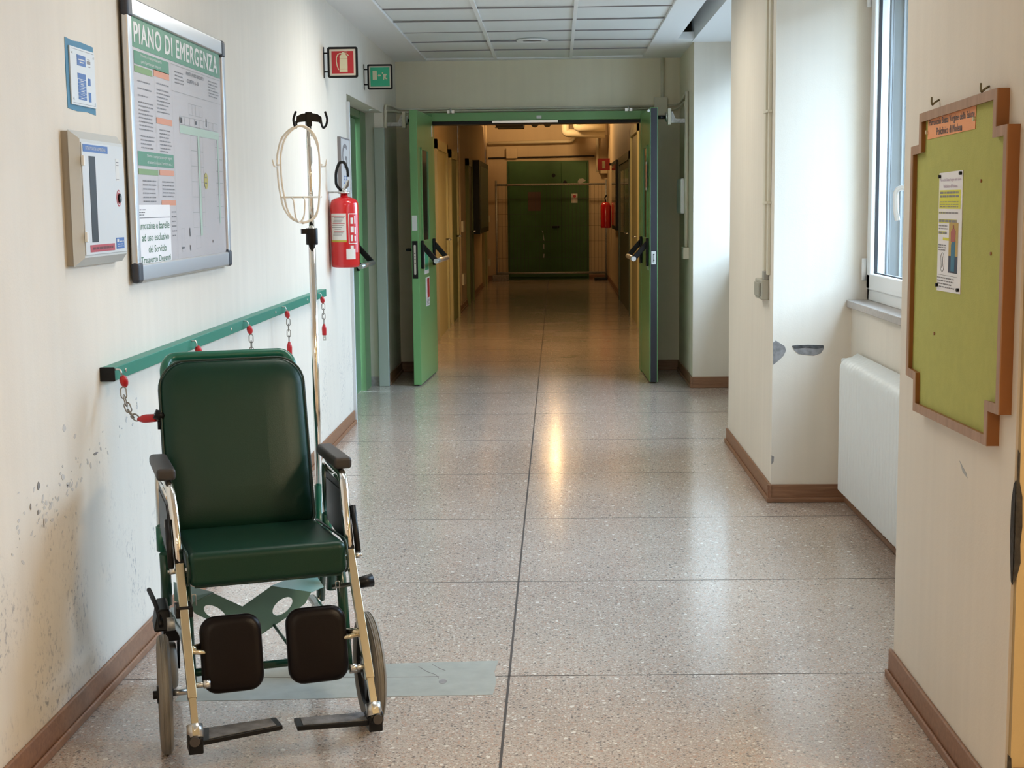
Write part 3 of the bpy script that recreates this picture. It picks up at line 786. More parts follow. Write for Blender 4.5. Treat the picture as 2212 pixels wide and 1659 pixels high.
# ================================================================== SIGNS
def proj_sign(name, label, x0, x1, y, z0, z1, art):
    t = thing(name, label, 'sign', (XL, y, (z0+z1)/2))
    F = Fr((x0, y, z0), (1, 0, 0)); W = x1-x0; H = z1-z0
    m = MB(); m.prism(rrect(0, W, 0, H, .012), F, -.006, .006, [rrect(.012, W-.012, .012, H-.012, .004)]); m.build('sign_frame', 'black', t)
    m = MB(); fbox(m, F, .011, W-.011, .011, H-.011, -.003, .003); m.build('panel', 'signborder', t)
    b = MB()
    for zz in (.2*H, .8*H): fbox(b, F, -(x0-XL), .004, zz-.004, zz+.004, -.004, .004)
    b.box(XL, XL+.003, y-.012, y+.012, z0, z1); b.build('wall_bracket', 'black', t)
    art(t, F, W, H); return t
def art_red(t, F, W, H):
    m = MB(); fbox(m, F, .024, W-.024, .024, H-.024, .003, .0036); m.build('field', 'signred', t)
    m = MB(); s = W/.177
    def P(l): return [(a*s, b*s) for a, b in l]
    m.prism(P([(.070, .034), (.117, .034), (.117, .122), (.106, .134), (.098, .138), (.098, .147), (.086, .147), (.086, .138), (.072, .124)]), F, .0036, .0042)
    m.prism(P([(.098, .145), (.117, .145), (.117, .149), (.098, .149)]), F, .0036, .0042)
    m.prism(P([(.098, .138), (.112, .134), (.123, .124), (.126, .128), (.114, .139), (.098, .143)]), F, .0036, .0042)
    hose = [(.086, .139), (.072, .139), (.060, .132), (.053, .115), (.052, .095), (.056, .070), (.064, .047)]
    for i in range(len(hose)-1):
        a, b = Vector(hose[i])*s, Vector(hose[i+1])*s; d = (b-a).normalized(); n = Vector((-d.y, d.x))*.0026
        m.prism([tuple(a-n-d*.001), tuple(a+n-d*.001), tuple(b+n+d*.001), tuple(b-n+d*.001)], F, .0036, .0042)
    m.build('symbol', 'signcream', t)
    m = MB(); fbox(m, F, .070*s, .117*s, .1075*s, .1090*s, .0042, .0046); fbox(m, F, .070*s, .117*s, .049*s, .0505*s, .0042, .0046); m.build('symbol_lines', 'signred', t)
def art_green(t, F, W, H):
    m = MB(); fbox(m, F, .021, W-.021, .021, H-.021, .003, .0036); m.build('field', 'signgreen', t)
    m = MB()
    fbox(m, F, .037, .066, .066, .128, .0036, .0042)
    m.prism([(.072, .095), (.083, .106), (.083, .100), (.094, .100), (.094, .090), (.083, .090), (.083, .084)], F, .0036, .0042)
    m.prism(ellipse(.106, .112, .0055, .0055, 10), F, .0036, .0042)
    m.prism([(.110, .104), (.125, .106), (.136, .104), (.137, .098), (.131, .098), (.127, .086), (.130, .078), (.138, .076), (.138, .069), (.126, .070), (.119, .080), (.116, .066), (.109, .066), (.111, .086)], F, .0036, .0042)
    m.build('symbol', 'signcream', t)
proj_sign('fire_extinguisher_sign', 'red sign with a pale fire extinguisher symbol standing out from the wall', -1.302, -1.128, 8.35, 2.132, 2.306, art_red)
proj_sign('emergency_exit_sign', 'green sign with a running figure, arrow and door', -1.30, -1.125, 10.1, 2.202, 2.374, art_green)

# G plate beside the exit recess
t = thing('ward_letter_sign', 'pale grey wall plate with the letter G behind the extinguisher hose', 'sign', (XL, 9.0, 1.65))
F = Fr((XL, 8.80, 1.485), (0, 1, 0))
m = MB(); fbox(m, F, 0, .40, 0, .335, 0, .014); m.build('plate', plain('pale_grey_plate', (.62, .64, .66), .4), t, bevel=.002)
m = MB(); fbox(m, F, -.004, .012, -.002, .337, 0, .02); fbox(m, F, .0, .40, .33, .337, 0, .018); m.build('edge_profile', 'pgrey', t)
text('lettering', 'G', F, .09, .15, .20, .15, .0145, 'pgrey', t, bold=.02)
text('lettering', '53', F, .14, .055, .12, .05, .0145, 'pblue', t)

# ================================================================== FIRE EXTINGUISHER
ex = thing('fire_extinguisher', 'red fire extinguisher hung on the left wall below its red sign', 'fire extinguisher', (XL, 8.40, 1.05))
cx, cy, r = -1.234, 8.40, .0825
body = MB().lathe([(0, 1.052), (r*.80, 1.046), (r*.95, 1.050), (r, 1.064), (r, 1.40), (r*.985, 1.418), (r*.90, 1.436), (r*.70, 1.447), (r*.42, 1.453), (r*.27, 1.458), (r*.25, 1.478), (0, 1.478)], (cx, cy, 0), 'z', 48)
body.build('cylinder', 'red', ex)
v = MB(); v.cyl((cx, cy, 1.474), (cx, cy, 1.487), .034, 20); v.cyl((cx, cy, 1.487), (cx, cy, 1.505), .02, 16); v.build('valve', 'steel', ex)
h = MB(); h.hexa([(cx, cy-.05, 1.50), (cx+.014, cy-.05, 1.50), (cx+.014, cy+.02, 1.50), (cx, cy+.02, 1.50), (cx+.028, cy-.06, 1.555), (cx+.040, cy-.06, 1.555), (cx+.028, cy+.02, 1.52), (cx+.014, cy+.02, 1.52)])
h.build('lever', 'steel', ex, bevel=.002)
ho = MB(); ho.tube(fillet([(cx-.012, cy-.012, 1.492), (cx-.040, cy-.03, 1.52), (cx-.040, cy-.03, 1.60), (cx-.018, cy-.03, 1.655), (cx+.012, cy-.03, 1.655), (cx+.030, cy-.03, 1.61), (cx+.030, cy-.03, 1.57)], .04, 6), .0085, 10)
ho.build('hose', 'black', ex)
MB().box(XL, cx+.01, cy-.02, cy+.02, 1.478, 1.487).build('hanging_bracket', 'galv', ex)
def curved_label(name, a0, a1, z0, z1, mat, parent, rr=.0006):
    m = MB(); n = 10; vs = []
    for k in range(n+1):
        a = math.radians(a0+(a1-a0)*k/n)
        for z in (z0, z1): vs.append((cx+(r+rr)*math.cos(a), cy+(r+rr)*math.sin(a), z))
    m.add(vs, [(2*k, 2*k+2, 2*k+3, 2*k+1) for k in range(n)], True); return m.build(name, mat, parent)
# angles: -90 faces the camera, -180 the wall side
lb = curved_label('inspection_label', -150, -76, 1.195, 1.36, 'pwhite', ex)
for i, z in enumerate([1.345, 1.335, 1.322, 1.312, 1.302, 1.292, 1.280, 1.270, 1.258, 1.248, 1.236]):
    curved_label('print', -146+(i*37 % 20), -80-(i*23 % 18), z-.002, z+.0012, 'pgrey' if i % 4 else 'pred', lb, .0009)
curved_label('print', -150, -76, 1.195, 1.206, 'pmustard', lb, .0009)
lb = curved_label('instruction_label', -68, -20, 1.135, 1.36, 'redplastic', ex)
for z0, z1, a0, a1 in ((1.355, 1.360, -66, -25), (1.185, 1.189, -66, -25), (1.185, 1.36, -67, -64), (1.30, 1.335, -58, -46), (1.25, 1.285, -58, -44), (1.20, 1.235, -58, -48), (1.145, 1.175, -60, -46), (1.30, 1.345, -40, -34), (1.24, 1.28, -40, -33), (1.20, 1.23, -41, -34)):
    curved_label('print', a0, a1, z0, z1, 'pwhite', lb, .0009)
curved_label('service_tag', -78, -38, 1.095, 1.155, 'pwhite', ex, .0016)

# ================================================================== WALL RAIL WITH CHAINS
rl = thing('wall_rail', 'green metal wall rail fixed along the left wall', 'rail', (XL, 6.03, .92))
MB().box(XL, XL+.042, 4.10, 7.97, .904, .944).build('bar', 'rail_green', rl, bevel=.003)
MB().box(XL-.001, XL+.043, 4.092, 4.101, .903, .945).build('end_cap', 'black', rl, bevel=.003)
for y in (5.6, 6.5, 7.35, 4.2): MB().cyl((XL+.04, y, .925), (XL+.046, y, .925), .006, 8).build('screw', 'steel', rl)
def chain_lanyard(y, label, end=None, links=4):
    """red plastic plug hooked on the rail, steel chain, red plastic key end"""
    x = XL+.052
    t = thing('coin_chain', label, 'chain', (x, y, .93), group='locking chains hooked on the green wall rail')
    m = MB(); m.tube(fillet([(XL+.035, y, .936), (x+.006, y, .940), (x+.010, y, .918)], .01, 4), .003, 8); m.build('hook', 'steel', t)
    a = Vector((x+.010, y+.004, .920)); b = Vector((x+.014, y+.018, .884))
    m = MB(); d = (b-a).normalized()
    n = 9; m.tube([a+(b-a)*(k/(n-1)) for k in range(n)], lambda q: .004+.0082*math.sin(PI*min(1, max(0, q)))**.6, 14)
    m.build('red_plug', 'redplastic', t)
    m = MB(); fl_ = MB()
    if end is None:
        pts = [b+Vector((0, .004, -.006)), b+Vector((.0, .010, -.02-.023*links))]
    else:
        pts = end
    # even spacing along the path
    L = [0]
    for i in range(len(pts)-1): L.append(L[-1]+(Vector(pts[i+1])-Vector(pts[i])).length)
    def at(s):
        for i in range(len(pts)-1):
            if s <= L[i+1] or i == len(pts)-2:
                q = (s-L[i])/(L[i+1]-L[i]); return Vector(pts[i])*(1-q)+Vector(pts[i+1])*q
    pitch = .023; cnt = max(2, int(L[-1]/pitch))
    for k in range(cnt):
        c = at((k+.5)*L[-1]/cnt); dd = (at(min(L[-1], (k+.9)*L[-1]/cnt))-at(max(0, (k+.1)*L[-1]/cnt))).normalized()
        side = dd.cross(Vector((1, 0, 0))).normalized() if k % 2 else dd.cross(dd.cross(Vector((1, 0, 0)))).normalized()
        loop = []
        for j in range(16):
            th = 2*PI*j/16; loop.append(c+dd*(math.copysign(1, math.cos(th))*.008+math.cos(th)*.0095)+side*math.sin(th)*.0085)
        m.tube(loop, .0021, 6, closed=True)
    m.build('chain', 'chain', t)
    KL = .062
    e = Vector(pts[-1]); dd = (Vector(pts[-1])-Vector(pts[-2])).normalized() if end else Vector((0, .05, -1)).normalized()
    if end: dd = Vector((.93, -.30, .11)).normalized()
    m = MB(); n = 8; m.tube([e+dd*(KL*k/(n-1)) for k in range(n)], lambda q: .005+.0075*min(1, q*3) if q < .5 else .0125-.002*(q-.5), 12)
    m.build('red_key', 'redplastic', t)
    s = dd.cross(Vector((0, 1, 0))).normalized()
    m = MB(); p = e+dd*(KL-.002)
    m.prism([(0, -.009), (.032, -.009), (.032, .009), (0, .009)], lambda a_, b_, n_: p+dd*a_+s*b_+Vector((0, 1, 0))*n_, -.001, .001, [ellipse(.02, 0, .004, .004, 10)]); m.build('key_blade', 'steel', t)
P1 = [(-1.258, 4.090, .882), (-1.254, 4.083, .862), (-1.247, 4.08, .838), (-1.231, 4.062, .814), (-1.204, 4.042, .800)]
chain_lanyard(4.10, 'nearest red chain on the rail, locked onto the back of the wheelchair', P1)
chain_lanyard(4.98, 'second red chain from the near end of the rail, half hidden by the chair back')
chain_lanyard(5.83, 'middle red chain of the rail, hanging just behind the chair back')
chain_lanyard(6.66, 'red chain hanging left of the drip pole with its key end free')
chain_lanyard(7.68, 'farthest red chain, at the far rail end right of the drip pole')

# ================================================================== POSTER
po = thing('emergency_plan_poster', 'large emergency plan poster in an aluminium frame on the left wall', 'poster', (XL, 5.08, 1.6))
y0, y1, z0, z1 = 4.42, 5.71, 1.172, 2.045
F = Fr((XL, y0, z0), (0, 1, 0)); W = y1-y0; H = z1-z0
m = MB(); fbox(m, F, .012, W-.012, .012, H-.012, .004, .016); m.build('backing', plain('dark_backing', (.10, .10, .09), .6), po)
for nm, (a0, a1, b0, b1) in {'t': (.03, W-.03, H-.055, H), 'b': (.03, W-.03, 0, .055), 'l': (0, .042, .03, H-.03), 'r': (W-.042, W, .03, H-.03)}.items():
    m = MB(); fbox(m, F, a0, a1, b0, b1, .008, .030); m.build('frame_bar', 'alu', po, bevel=.006)
for a, b in ((0, 0), (W-.05, 0), (0, H-.062), (W-.05, H-.062)):
    m = MB(); fbox(m, F, a-.003, a+.053, b-.003, b+.065, .006, .033); m.build('corner_cap', plain('dark_blue_grey_cap', (.03, .035, .05), .4) if 'cap' not in M else M['cap'], po, bevel=.012, seg=4)
    M['cap'] = bpy.data.materials['dark_blue_grey_cap']
m = MB(); fbox(m, F, .03, W-.03, .04, H-.04, .016, .020); sh = m.build('sheet', 'poster', po)
# poster content, given in wall coordinates
def R(mb, ya, yb, za, zb, n=.021): fquad(mb, Fr((XL, 0, 0), (0, 1, 0)), ya, yb, za, zb, n)
FW = Fr((XL, 0, 0), (0, 1, 0))
for nm, mt, q in (('green_band', 'pgreen', ((4.47, 5.655, 1.898, 1.992), (4.50, 4.905, 1.848, 1.889), (4.50, 4.922, 1.535, 1.58))),
                  ('lime_band', 'plime', ((4.50, 4.70, 1.823, 1.843), (4.50, 4.725, 1.507, 1.525))),
                  ('orange_band', 'porange', ((4.715, 4.905, 1.828, 1.850), (4.728, 4.922, 1.677, 1.697), (4.74, 4.92, 1.509, 1.527), (4.75, 4.93, 1.410, 1.427)))):
    for k in q:
        m = MB(); R(m, *k); m.build(nm, mt, sh)
text('heading', 'PIANO DI EMERGENZA', FW, 4.508, 1.914, 1.10, .062, .0216, 'pwhite', sh, bold=.022)
text('subheading', 'Norme di comportamento', FW, 4.575, 1.872, .24, .013, .0216, 'pwhite', sh)
text('subheading', 'per il personale interno', FW, 4.575, 1.853, .23, .013, .0216, 'pwhite', sh)
text('subheading', 'Norme di comportamento per degenti', FW, 4.60, 1.560, .30, .013, .0216, 'pwhite', sh)
text('subheading', 'ed esterni (visitatori, fornitori, ecc...)', FW, 4.60, 1.540, .30, .013, .0216, 'pwhite', sh)
text('plan_title', 'PIANTA PIANO SECONDO', FW, 5.135, 1.868, .25, .012, .0216, 'pink', sh, bold=.01)
text('plan_title', 'CORPO A - B', FW, 5.145, 1.842, .16, .013, .0216, 'pink', sh, bold=.01)
m = MB()
lines(m, FW, 4.53, 4.69, 1.80, 3, .022, .004, .0212, seed=2); lines(m, FW, 4.53, 4.70, 1.735, 8, .012, .004, .0212, seed=3); lines(m, FW, 4.54, 4.70, 1.63, 4, .012, .004, .0212, seed=4)
lines(m, FW, 4.75, 4.90, 1.81, 1, .02, .004, .0212); lines(m, FW, 4.745, 4.905, 1.79, 7, .012, .004, .0212, seed=5); lines(m, FW, 4.76, 4.905, 1.66, 6, .012, .004, .0212, seed=6); lines(m, FW, 4.76, 4.86, 1.59, 1, .01, .004, .0212)
lines(m, FW, 4.54, 4.70, 1.49, 6, .013, .004, .0212, seed=7); lines(m, FW, 4.77, 4.92, 1.49, 5, .012, .004, .0212, seed=8); lines(m, FW, 4.87, 4.93, 1.39, 6, .016, .004, .0212, seed=9)
lines(m, FW, 4.98, 5.10, 1.868, 4, .012, .004, .0212, seed=10); lines(m, FW, 5.46, 5.62, 1.876, 6, .011, .004, .0212, seed=12)
m.build('small_print', 'pgrey', sh)
m = MB()
R(m, 4.932, 5.645, 1.888, 1.8895, .0212); R(m, 4.932, 5.645, 1.798, 1.7995, .0212); R(m, 4.932, 4.9335, 1.215, 1.889, .0212); R(m, 4.718, 4.7195, 1.42, 1.85, .0212)
R(m, 4.932, 5.645, 1.222, 1.2235, .0212); R(m, 4.94, 5.645, 1.36, 1.3605, .0212) if False else None
# floor plan outline: rooms drawn as thin line rectangles
def rect_line(ya, yb, za, zb, t=.0014):
    R(m, ya, yb, za, za+t, .0212); R(m, ya, yb, zb-t, zb, .0212); R(m, ya, ya+t, za, zb, .0212); R(m, yb-t, yb, za, zb, .0212)
for k in range(6): rect_line(5.16, 5.25, 1.33+.055*k, 1.385+.055*k)
for k in range(6): rect_line(5.30, 5.34, 1.33+.055*k, 1.385+.055*k)
for k in range(7): rect_line(5.53, 5.565, 1.36+.045*k, 1.405+.045*k); rect_line(5.59, 5.64, 1.36+.045*k, 1.405+.045*k)
for k in range(8): rect_line(5.02+.07*k, 5.09+.07*k, 1.69, 1.72)
for k in range(4): rect_line(5.15+.05*k, 5.20+.05*k, 1.73, 1.77)
rect_line(5.19, 5.26, 1.255, 1.30); rect_line(4.99, 5.03, 1.25, 1.33)
m.build('floor_plan', 'plight', sh)
m = MB(); R(m, 5.02, 5.60, 1.660, 1.688, .0211); R(m, 5.262, 5.292, 1.30, 1.66, .0211); R(m, 5.568, 5.586, 1.34, 1.66, .0211); m.build('escape_route', 'pmint', sh)
m = MB(); m.prism(ellipse(5.37, 1.500, .028, .030, 20), FW, .0212, .0216); m.build('you_are_here', 'pmustard', sh)
m = MB()
for ya, za, w_, h_ in ((5.02, 1.695, .012, .02), (5.04, 1.695, .012, .02), (5.40, 1.70, .01, .03), (5.24, 1.70, .02, .012), (4.99, 1.26, .03, .006), (5.10, 1.30, .008, .03), (5.10, 1.25, .008, .02), (5.44, 1.27, .008, .01), (5.35, 1.51, .03, .004), (5.35, 1.49, .03, .004)): R(m, ya, ya+w_, za, za+h_, .0218)
m.build('plan_marks', 'pink', sh)
no = MB(); fbox(no, FW, 4.462, 4.838, 1.206, 1.412, .0225, .0235); nn = no.build('paper_notice', 'paper', po)
m = MB(); fquad(m, FW, 4.465, 4.835, 1.370, 1.372, .0238); lines(m, FW, 4.47, 4.55, 1.398, 3, .008, .003, .0238, seed=4); m.build('rule', 'pink', nn)
for i, (s_, a, wd) in enumerate((('arrozzine e barelle', 4.468, .355), ('ad uso esclusivo', 4.497, .315), ('del Servizio', 4.565, .21), ('Trasporto Degenti', 4.478, .345))):
    text('notice_text', s_, FW, a, 1.335-.0375*i, wd, .023 if i < 3 else .026, .024, 'green_ink', nn, bold=.004)

# ================================================================== BLUE EDGED PLATE
t = thing('gas_valve_sign', 'white plate with blue labels in a painted blue border, above the grey cabinet', 'sign', (XL, 4.05, 1.77))
F = Fr((XL, 3.925, 1.672), (0, 1, 0))
m = MB(); m.prism([(0, .002), (.08, -.002), (.16, .001), (.238, -.004), (.240, .10), (.237, .188), (.12, .191), (.06, .188), (.001, .192), (-.003, .1)], F, 0, .0015); m.build('border', 'blue_border', t)
m = MB(); fbox(m, F, .022, .232, .014, .172, .0015, .006); m.build('plate', 'grey_box' if False else plain('pale_blue_white_plate', (.66, .71, .75), .4), t, bevel=.001)
m = MB(); fbox(m, F, .078, .150, .124, .153, .006, .0068)
fbox(m, F, .078, .146, .088, .103, .006, .0068)
for k in range(6): fbox(m, F, .080, .147, .031+.0094*k, .0391+.0094*k, .006, .0068)
fbox(m, F, .165, .186, .0745, .0945, .006, .0068); fbox(m, F, .166, .187, .029, .0555, .006, .0068)
m.build('label', 'pblue', t)
m = MB()
for k in range(6): fbox(m, F, .098, .128, .0342+.0094*k, .0362+.0094*k, .0068, .0072)
fbox(m, F, .085, .142, .139, .142, .0068, .0072); fbox(m, F, .098, .130, .132, .135, .0068, .0072)
m.build('label_text', 'pwhite', t)
m = MB(); fbox(m, F, .036, .225, .1655, .1665, .006, .0064); fbox(m, F, .034, .225, .0195, .0205, .006, .0064); fbox(m, F, .164, .192, .134, .143, .006, .0066); fbox(m, F, .168, .188, .146, .1475, .006, .0066); fbox(m, F, .168, .190, .126, .128, .006, .0066)
m.build('print', 'pgrey', t)
for a, b in ((.04, .155), (.222, .155), (.04, .03), (.222, .026)): MB().prism(ellipse(a, b, .004, .003, 10), F, .006, .008).build('screw', 'steel', t)

# ================================================================== GAS CABINET
t = thing('gas_valve_cabinet', 'pale grey wall cabinet with a tall dark window slot and labels', 'cabinet', (XL, 4.07, 1.43))
F = Fr((XL, 3.855, 1.245), (0, 1, 0)); W = .435; H = .368
m = MB(); fbox(m, F, .004, W-.004, .003, H-.003, 0, .022); m.build('body', 'grey_box_shaded', t)
m = MB()
q = .026
o = [(0, 0), (W, 0), (W, H), (0, H)]; i_ = [(q, q*.9), (W-q, q*.9), (W-q, H-q*.9), (q, H-q*.9)]
vs = [F(a, b, .020) for a, b in o]+[F(a, b, .043) for a, b in i_]
m.add(vs, [(0,1,5,4), (1,2,6,5), (2,3,7,6), (3,0,4,7), (4,5,6,7)]); m.build('bevelled_front', 'grey_box', t)
m = MB(); fbox(m, F, .030, W-.030, .030, H-.032, .043, .046); dr = m.build('door', plain('light_grey_door', (.60, .63, .65), .35), t, bevel=.0012)
m = MB(); fbox(m, F, .086, .140, .064, .300, .046, .0468); m.build('window_slot', 'black', dr)
m = MB(); fbox(m, F, .040, .255, .311, .331, .046, .0468); lb = m.build('title_label', 'pblue', dr)
text('lettering', 'INTERCETTAZIONE GAS MEDICINALI', F, .060, .3165, .175, .009, .0472, 'pwhite', lb)
m = MB(); fbox(m, F, .066, .285, .037, .057, .046, .0468); lb = m.build('warning_label', 'pred', dr)
m = lines(MB(), F, .085, .268, .0505, 1, .01, .007, .0472, ragged=0, seed=5); m.build('print', plain('dark_red_print', (.12, .01, .01), .5), lb)
m = MB(); fbox(m, F, .302, .377, .040, .072, .046, .0468); lb = m.build('blue_label', 'pblue', dr)
m = MB(); fquad(m, F, .307, .325, .060, .068, .0472); lines(m, F, .33, .372, .062, 1, .01, .002, .0472); lines(m, F, .31, .372, .054, 2, .006, .002, .0472); m.build('print', 'pwhite', lb)
m = MB(); m.prism(ellipse(.343, .186, .021, .0245, 24), F, .046, .0466); lb = m.build('lock_ring', 'pred', dr)
m = MB(); m.prism(ellipse(.343, .186, .017, .020, 24), F, .0466, .047); m.build('lock_ring_white', 'pwhite', lb)
m = MB(); m.prism(ellipse(.343, .186, .0145, .0172, 24), F, .047, .0474); m.build('lock_ring_inner', 'pred', lb)
m = MB(); m.prism(ellipse(.343, .186, .011, .013, 20), F, .0474, .052); lk = m.build('lock', 'black', dr)
m = MB(); m.prism(ellipse(.343, .186, .0035, .004, 10), F, .052, .053); m.build('key_slot', 'steel', lk)
m = MB(); fbox(m, F, .325, .357, .236, .300, .046, .0466); lb = m.build('serial_label', 'pwhite', dr)
m = MB(); fbox(m, F, .328, .352, .288, .291, .0466, .047); fbox(m, F, .328, .352, .240, .2415, .0466, .047); fbox(m, F, .328, .352, .280, .2815, .0466, .047); m.build('print', 'pgrey', lb)
for b in (.066, .272):
    m = MB(); fbox(m, F, .026, .038, b, b+.028, .044, .052); m.build('hinge', 'white', dr, bevel=.002)

# ================================================================== NOTICE BOARD
bd = thing('notice_board', 'stepped lime green notice board in a light wood frame on the right pier', 'notice board', (XR-.015, 3.53, 1.24))
XB = XR-.015
# outline measured on the wall: (distance towards the camera from Y=3.95, height)
oy = lambda y: 3.945-y
out = [(oy(3.860), .838), (oy(3.195), .853), (oy(3.195), .932), (oy(3.115), .935), (oy(3.115), 1.558), (oy(3.195), 1.557), (oy(3.195), 1.640), (oy(3.862), 1.625), (oy(3.862), 1.545), (oy(3.945), 1.542), (oy(3.945), .925), (oy(3.862), .922)]
F = Fr((XB, 3.945, 0), (0, -1, 0))
def inset(poly, d):
    n = len(poly); res = []
    for i in range(n):
        a, b, c = Vector(poly[i-1]), Vector(poly[i]), Vector(poly[(i+1) % n])
        d1 = (b-a).normalized(); d2 = (c-b).normalized(); n1 = Vector((-d1.y, d1.x)); n2 = Vector((-d2.y, d2.x))
        k = n1+n2; k = k/(1+n1.dot(n2)); res.append(tuple(b+k*d))
    return res
inn = inset(out, .021)
m = MB(); m.prism(out, F, .0, .026, [inn[::-1]]); m.build('side_edge', 'frame_side', bd)
m = MB(); m.prism(out, F, .026, .0285, [inset(out, .023)[::-1]]); m.build('frame', 'frame_wood', bd)
m = MB(); m.prism(inset(out, .015), F, .004, .016); m.build('felt_panel', 'cork', bd)
bhm = plain('old_brass_hook', (.20, .17, .10), .4, metal=.8)
for y in (3.775, 3.345):
    m = MB(); p = XB
    m.tube(fillet([(p, y, 1.655), (p-.012, y+.0, 1.648), (p-.018, y, 1.641), (p-.020, y+.0, 1.648), (p-.020, y, 1.662)], .006, 4), .0026, 8)
    m.build('hook', bhm, bd)
for y, z in ((3.33, 1.442), (3.70, 1.06), (3.24, 1.28)): MB().prism(ellipse(oy(y), z, .004, .004, 8), F, .016, .019).build('pin_hole', 'frame_side', bd)
FB = Fr((XB-.0165, 3.945, 0), (0, -1, 0))
sg = MB(); sg.prism([(oy(3.815), 1.556), (oy(3.39), 1.562), (oy(3.385), 1.615), (oy(3.815), 1.609)], FB, 0, .001)
SG = tag(sg.build('name_sheet', 'orange_sheet'), 'orange paper strip with the parish name pinned at the top of the green board', 'paper notice')
text('lettering', 'Parrocchia Beata Vergine della Salute', FB, oy(3.80), 1.585, .405, .021, .0016, 'pink', SG, bold=.012)
text('lettering', 'Policlinico di Modena', FB, oy(3.725), 1.5635, .23, .018, .0016, 'pink', SG, bold=.012)
for a, b in ((oy(3.818), 1.575), (oy(3.392), 1.585)): MB().prism(ellipse(a, b, .005, .005, 10), FB, .001, .006).build('pin', 'signcream', SG)
lf = MB(); lf.prism([(oy(3.687), 1.172), (oy(3.475), 1.175), (oy(3.478), 1.470), (oy(3.688), 1.467)], FB, .0, .0012)
LF = tag(lf.build('leaflet', 'paper'), 'white leaflet with yellow highlighting pinned to the middle of the green board', 'paper notice')
A = lambda y: oy(y)
text('heading', 'Parrocchia Beata Vergine della Salute', FB, A(3.675), 1.444, .185, .009, .0016, 'ppurple', LF)
text('heading', 'Policlinico di Modena', FB, A(3.645), 1.4295, .125, .008, .0016, 'ppurple', LF)
m = MB(); fquad(m, FB, A(3.682), A(3.49), 1.378, 1.424, .0015); fquad(m, FB, A(3.684), A(3.62), 1.366, 1.371, .0015); fquad(m, FB, A(3.682), A(3.52), 1.343, 1.352, .0015); fquad(m, FB, A(3.682), A(3.61), 1.315, 1.322, .0015); fquad(m, FB, A(3.64), A(3.58), 1.300, 1.307, .0015); m.build('highlight', 'pyellow', LF)
m = MB(); lines(m, FB, A(3.675), A(3.50), 1.42, 2, .009, .005, .0018, ragged=.1, seed=2); lines(m, FB, A(3.675), A(3.50), 1.396, 3, .006, .002, .0018, ragged=.1, seed=3)
lines(m, FB, A(3.68), A(3.50), 1.37, 1, .006, .0035, .0018, ragged=.1, seed=4); lines(m, FB, A(3.68), A(3.52), 1.351, 1, .006, .006, .0018, ragged=0, seed=5)
lines(m, FB, A(3.68), A(3.59), 1.337, 2, .007, .0025, .0018, seed=6); lines(m, FB, A(3.68), A(3.60), 1.321, 1, .01, .005, .0018, seed=7); lines(m, FB, A(3.68), A(3.60), 1.289, 3, .006, .0025, .0018, seed=8)
lines(m, FB, A(3.683), A(3.52), 1.208, 4, .0075, .003, .0018, seed=9); fquad(m, FB, A(3.68), A(3.50), 1.213, 1.214, .0018); m.build('small_print', 'pgrey', LF)
m = MB(); fquad(m, FB, A(3.585), A(3.503), 1.263, 1.345, .0016); m.build('picture_gold', plain('printed_ochre', (.50, .34, .08), .5), LF)
m = MB(); fquad(m, FB, A(3.585), A(3.503), 1.222, 1.263, .0016); m.build('picture_base', plain('printed_navy', (.03, .03, .06), .5), LF)
m = MB(); m.prism([(A(3.562), 1.226), (A(3.530), 1.226), (A(3.524), 1.30), (A(3.545), 1.312), (A(3.562), 1.29)], FB, .0016, .0019); m.build('picture_robe', plain('printed_teal', (.03, .16, .26), .5), LF)
m = MB(); m.prism([(A(3.565), 1.298), (A(3.528), 1.298), (A(3.524), 1.325), (A(3.545), 1.333), (A(3.566), 1.322)], FB, .0019, .0022); m.prism(ellipse(A(3.545), 1.335, .006, .005, 10), FB, .0019, .0022); m.build('picture_figure', plain('printed_rose', (.40, .10, .08), .5), LF)
m = MB(); m.tube([FB(a, b, .0016) for a, b in ellipse(A(3.64), 1.245, .018, .024, 18)], .0006, 4, closed=True); m.prism([(A(3.647), 1.23), (A(3.634), 1.235), (A(3.636), 1.258), (A(3.644), 1.262)], FB, .0016, .0019); m.build('drawing', 'pgrey', LF)
for y, z in ((3.676, 1.458), (3.490, 1.463), (3.679, 1.186), (3.488, 1.184)): MB().prism(ellipse(A(y), z, .005, .0045, 10), FB, .0012, .007).build('pin', 'black', LF)

# ================================================================== RADIATOR
rd = thing('radiator', 'white ribbed radiator under the window beside the right pillar', 'radiator', (1.30, 5.4, .1))
ya, yb, zb_, zt_ = 4.45, 6.42, .105, .715
xf, xb = 1.258, 1.345
n = 36; step = (yb-ya)/n
m = MB()
prof = []
prof += [(xf+.006, zb_), (xf, zb_+.01), (xf, zt_-.055)]
for k in range(1, 7):
    a = math.radians(180-90*k/6); prof.append((xf+.05+.05*math.cos(a), zt_-.055+.05*math.sin(a)))
prof += [(xb-.01, zt_+.012), (xb, zt_+.008)]
vs = []; cols = 0
for i in range(n*4+1):
    y = ya+step*i/4; ph = i % 4
    d = (0, .009, .012, .009)[ph]
    for j, (x, z) in enumerate(prof):
        if j <= 2: vs.append((x+.012-d, y, z))
        elif j <= 8: vs.append((x+(.012-d)*.7, y, z+(d-.012)*.7))
        else: vs.append((x, y, z+(d-.012)))
    cols += 1
P = len(prof); fs = []
for i in range(cols-1):
    for j in range(P-1): fs.append((i*P+j, (i+1)*P+j, (i+1)*P+j+1, i*P+j+1))
m.add(vs, fs, True); m.build('ribbed_front', 'rad', rd)
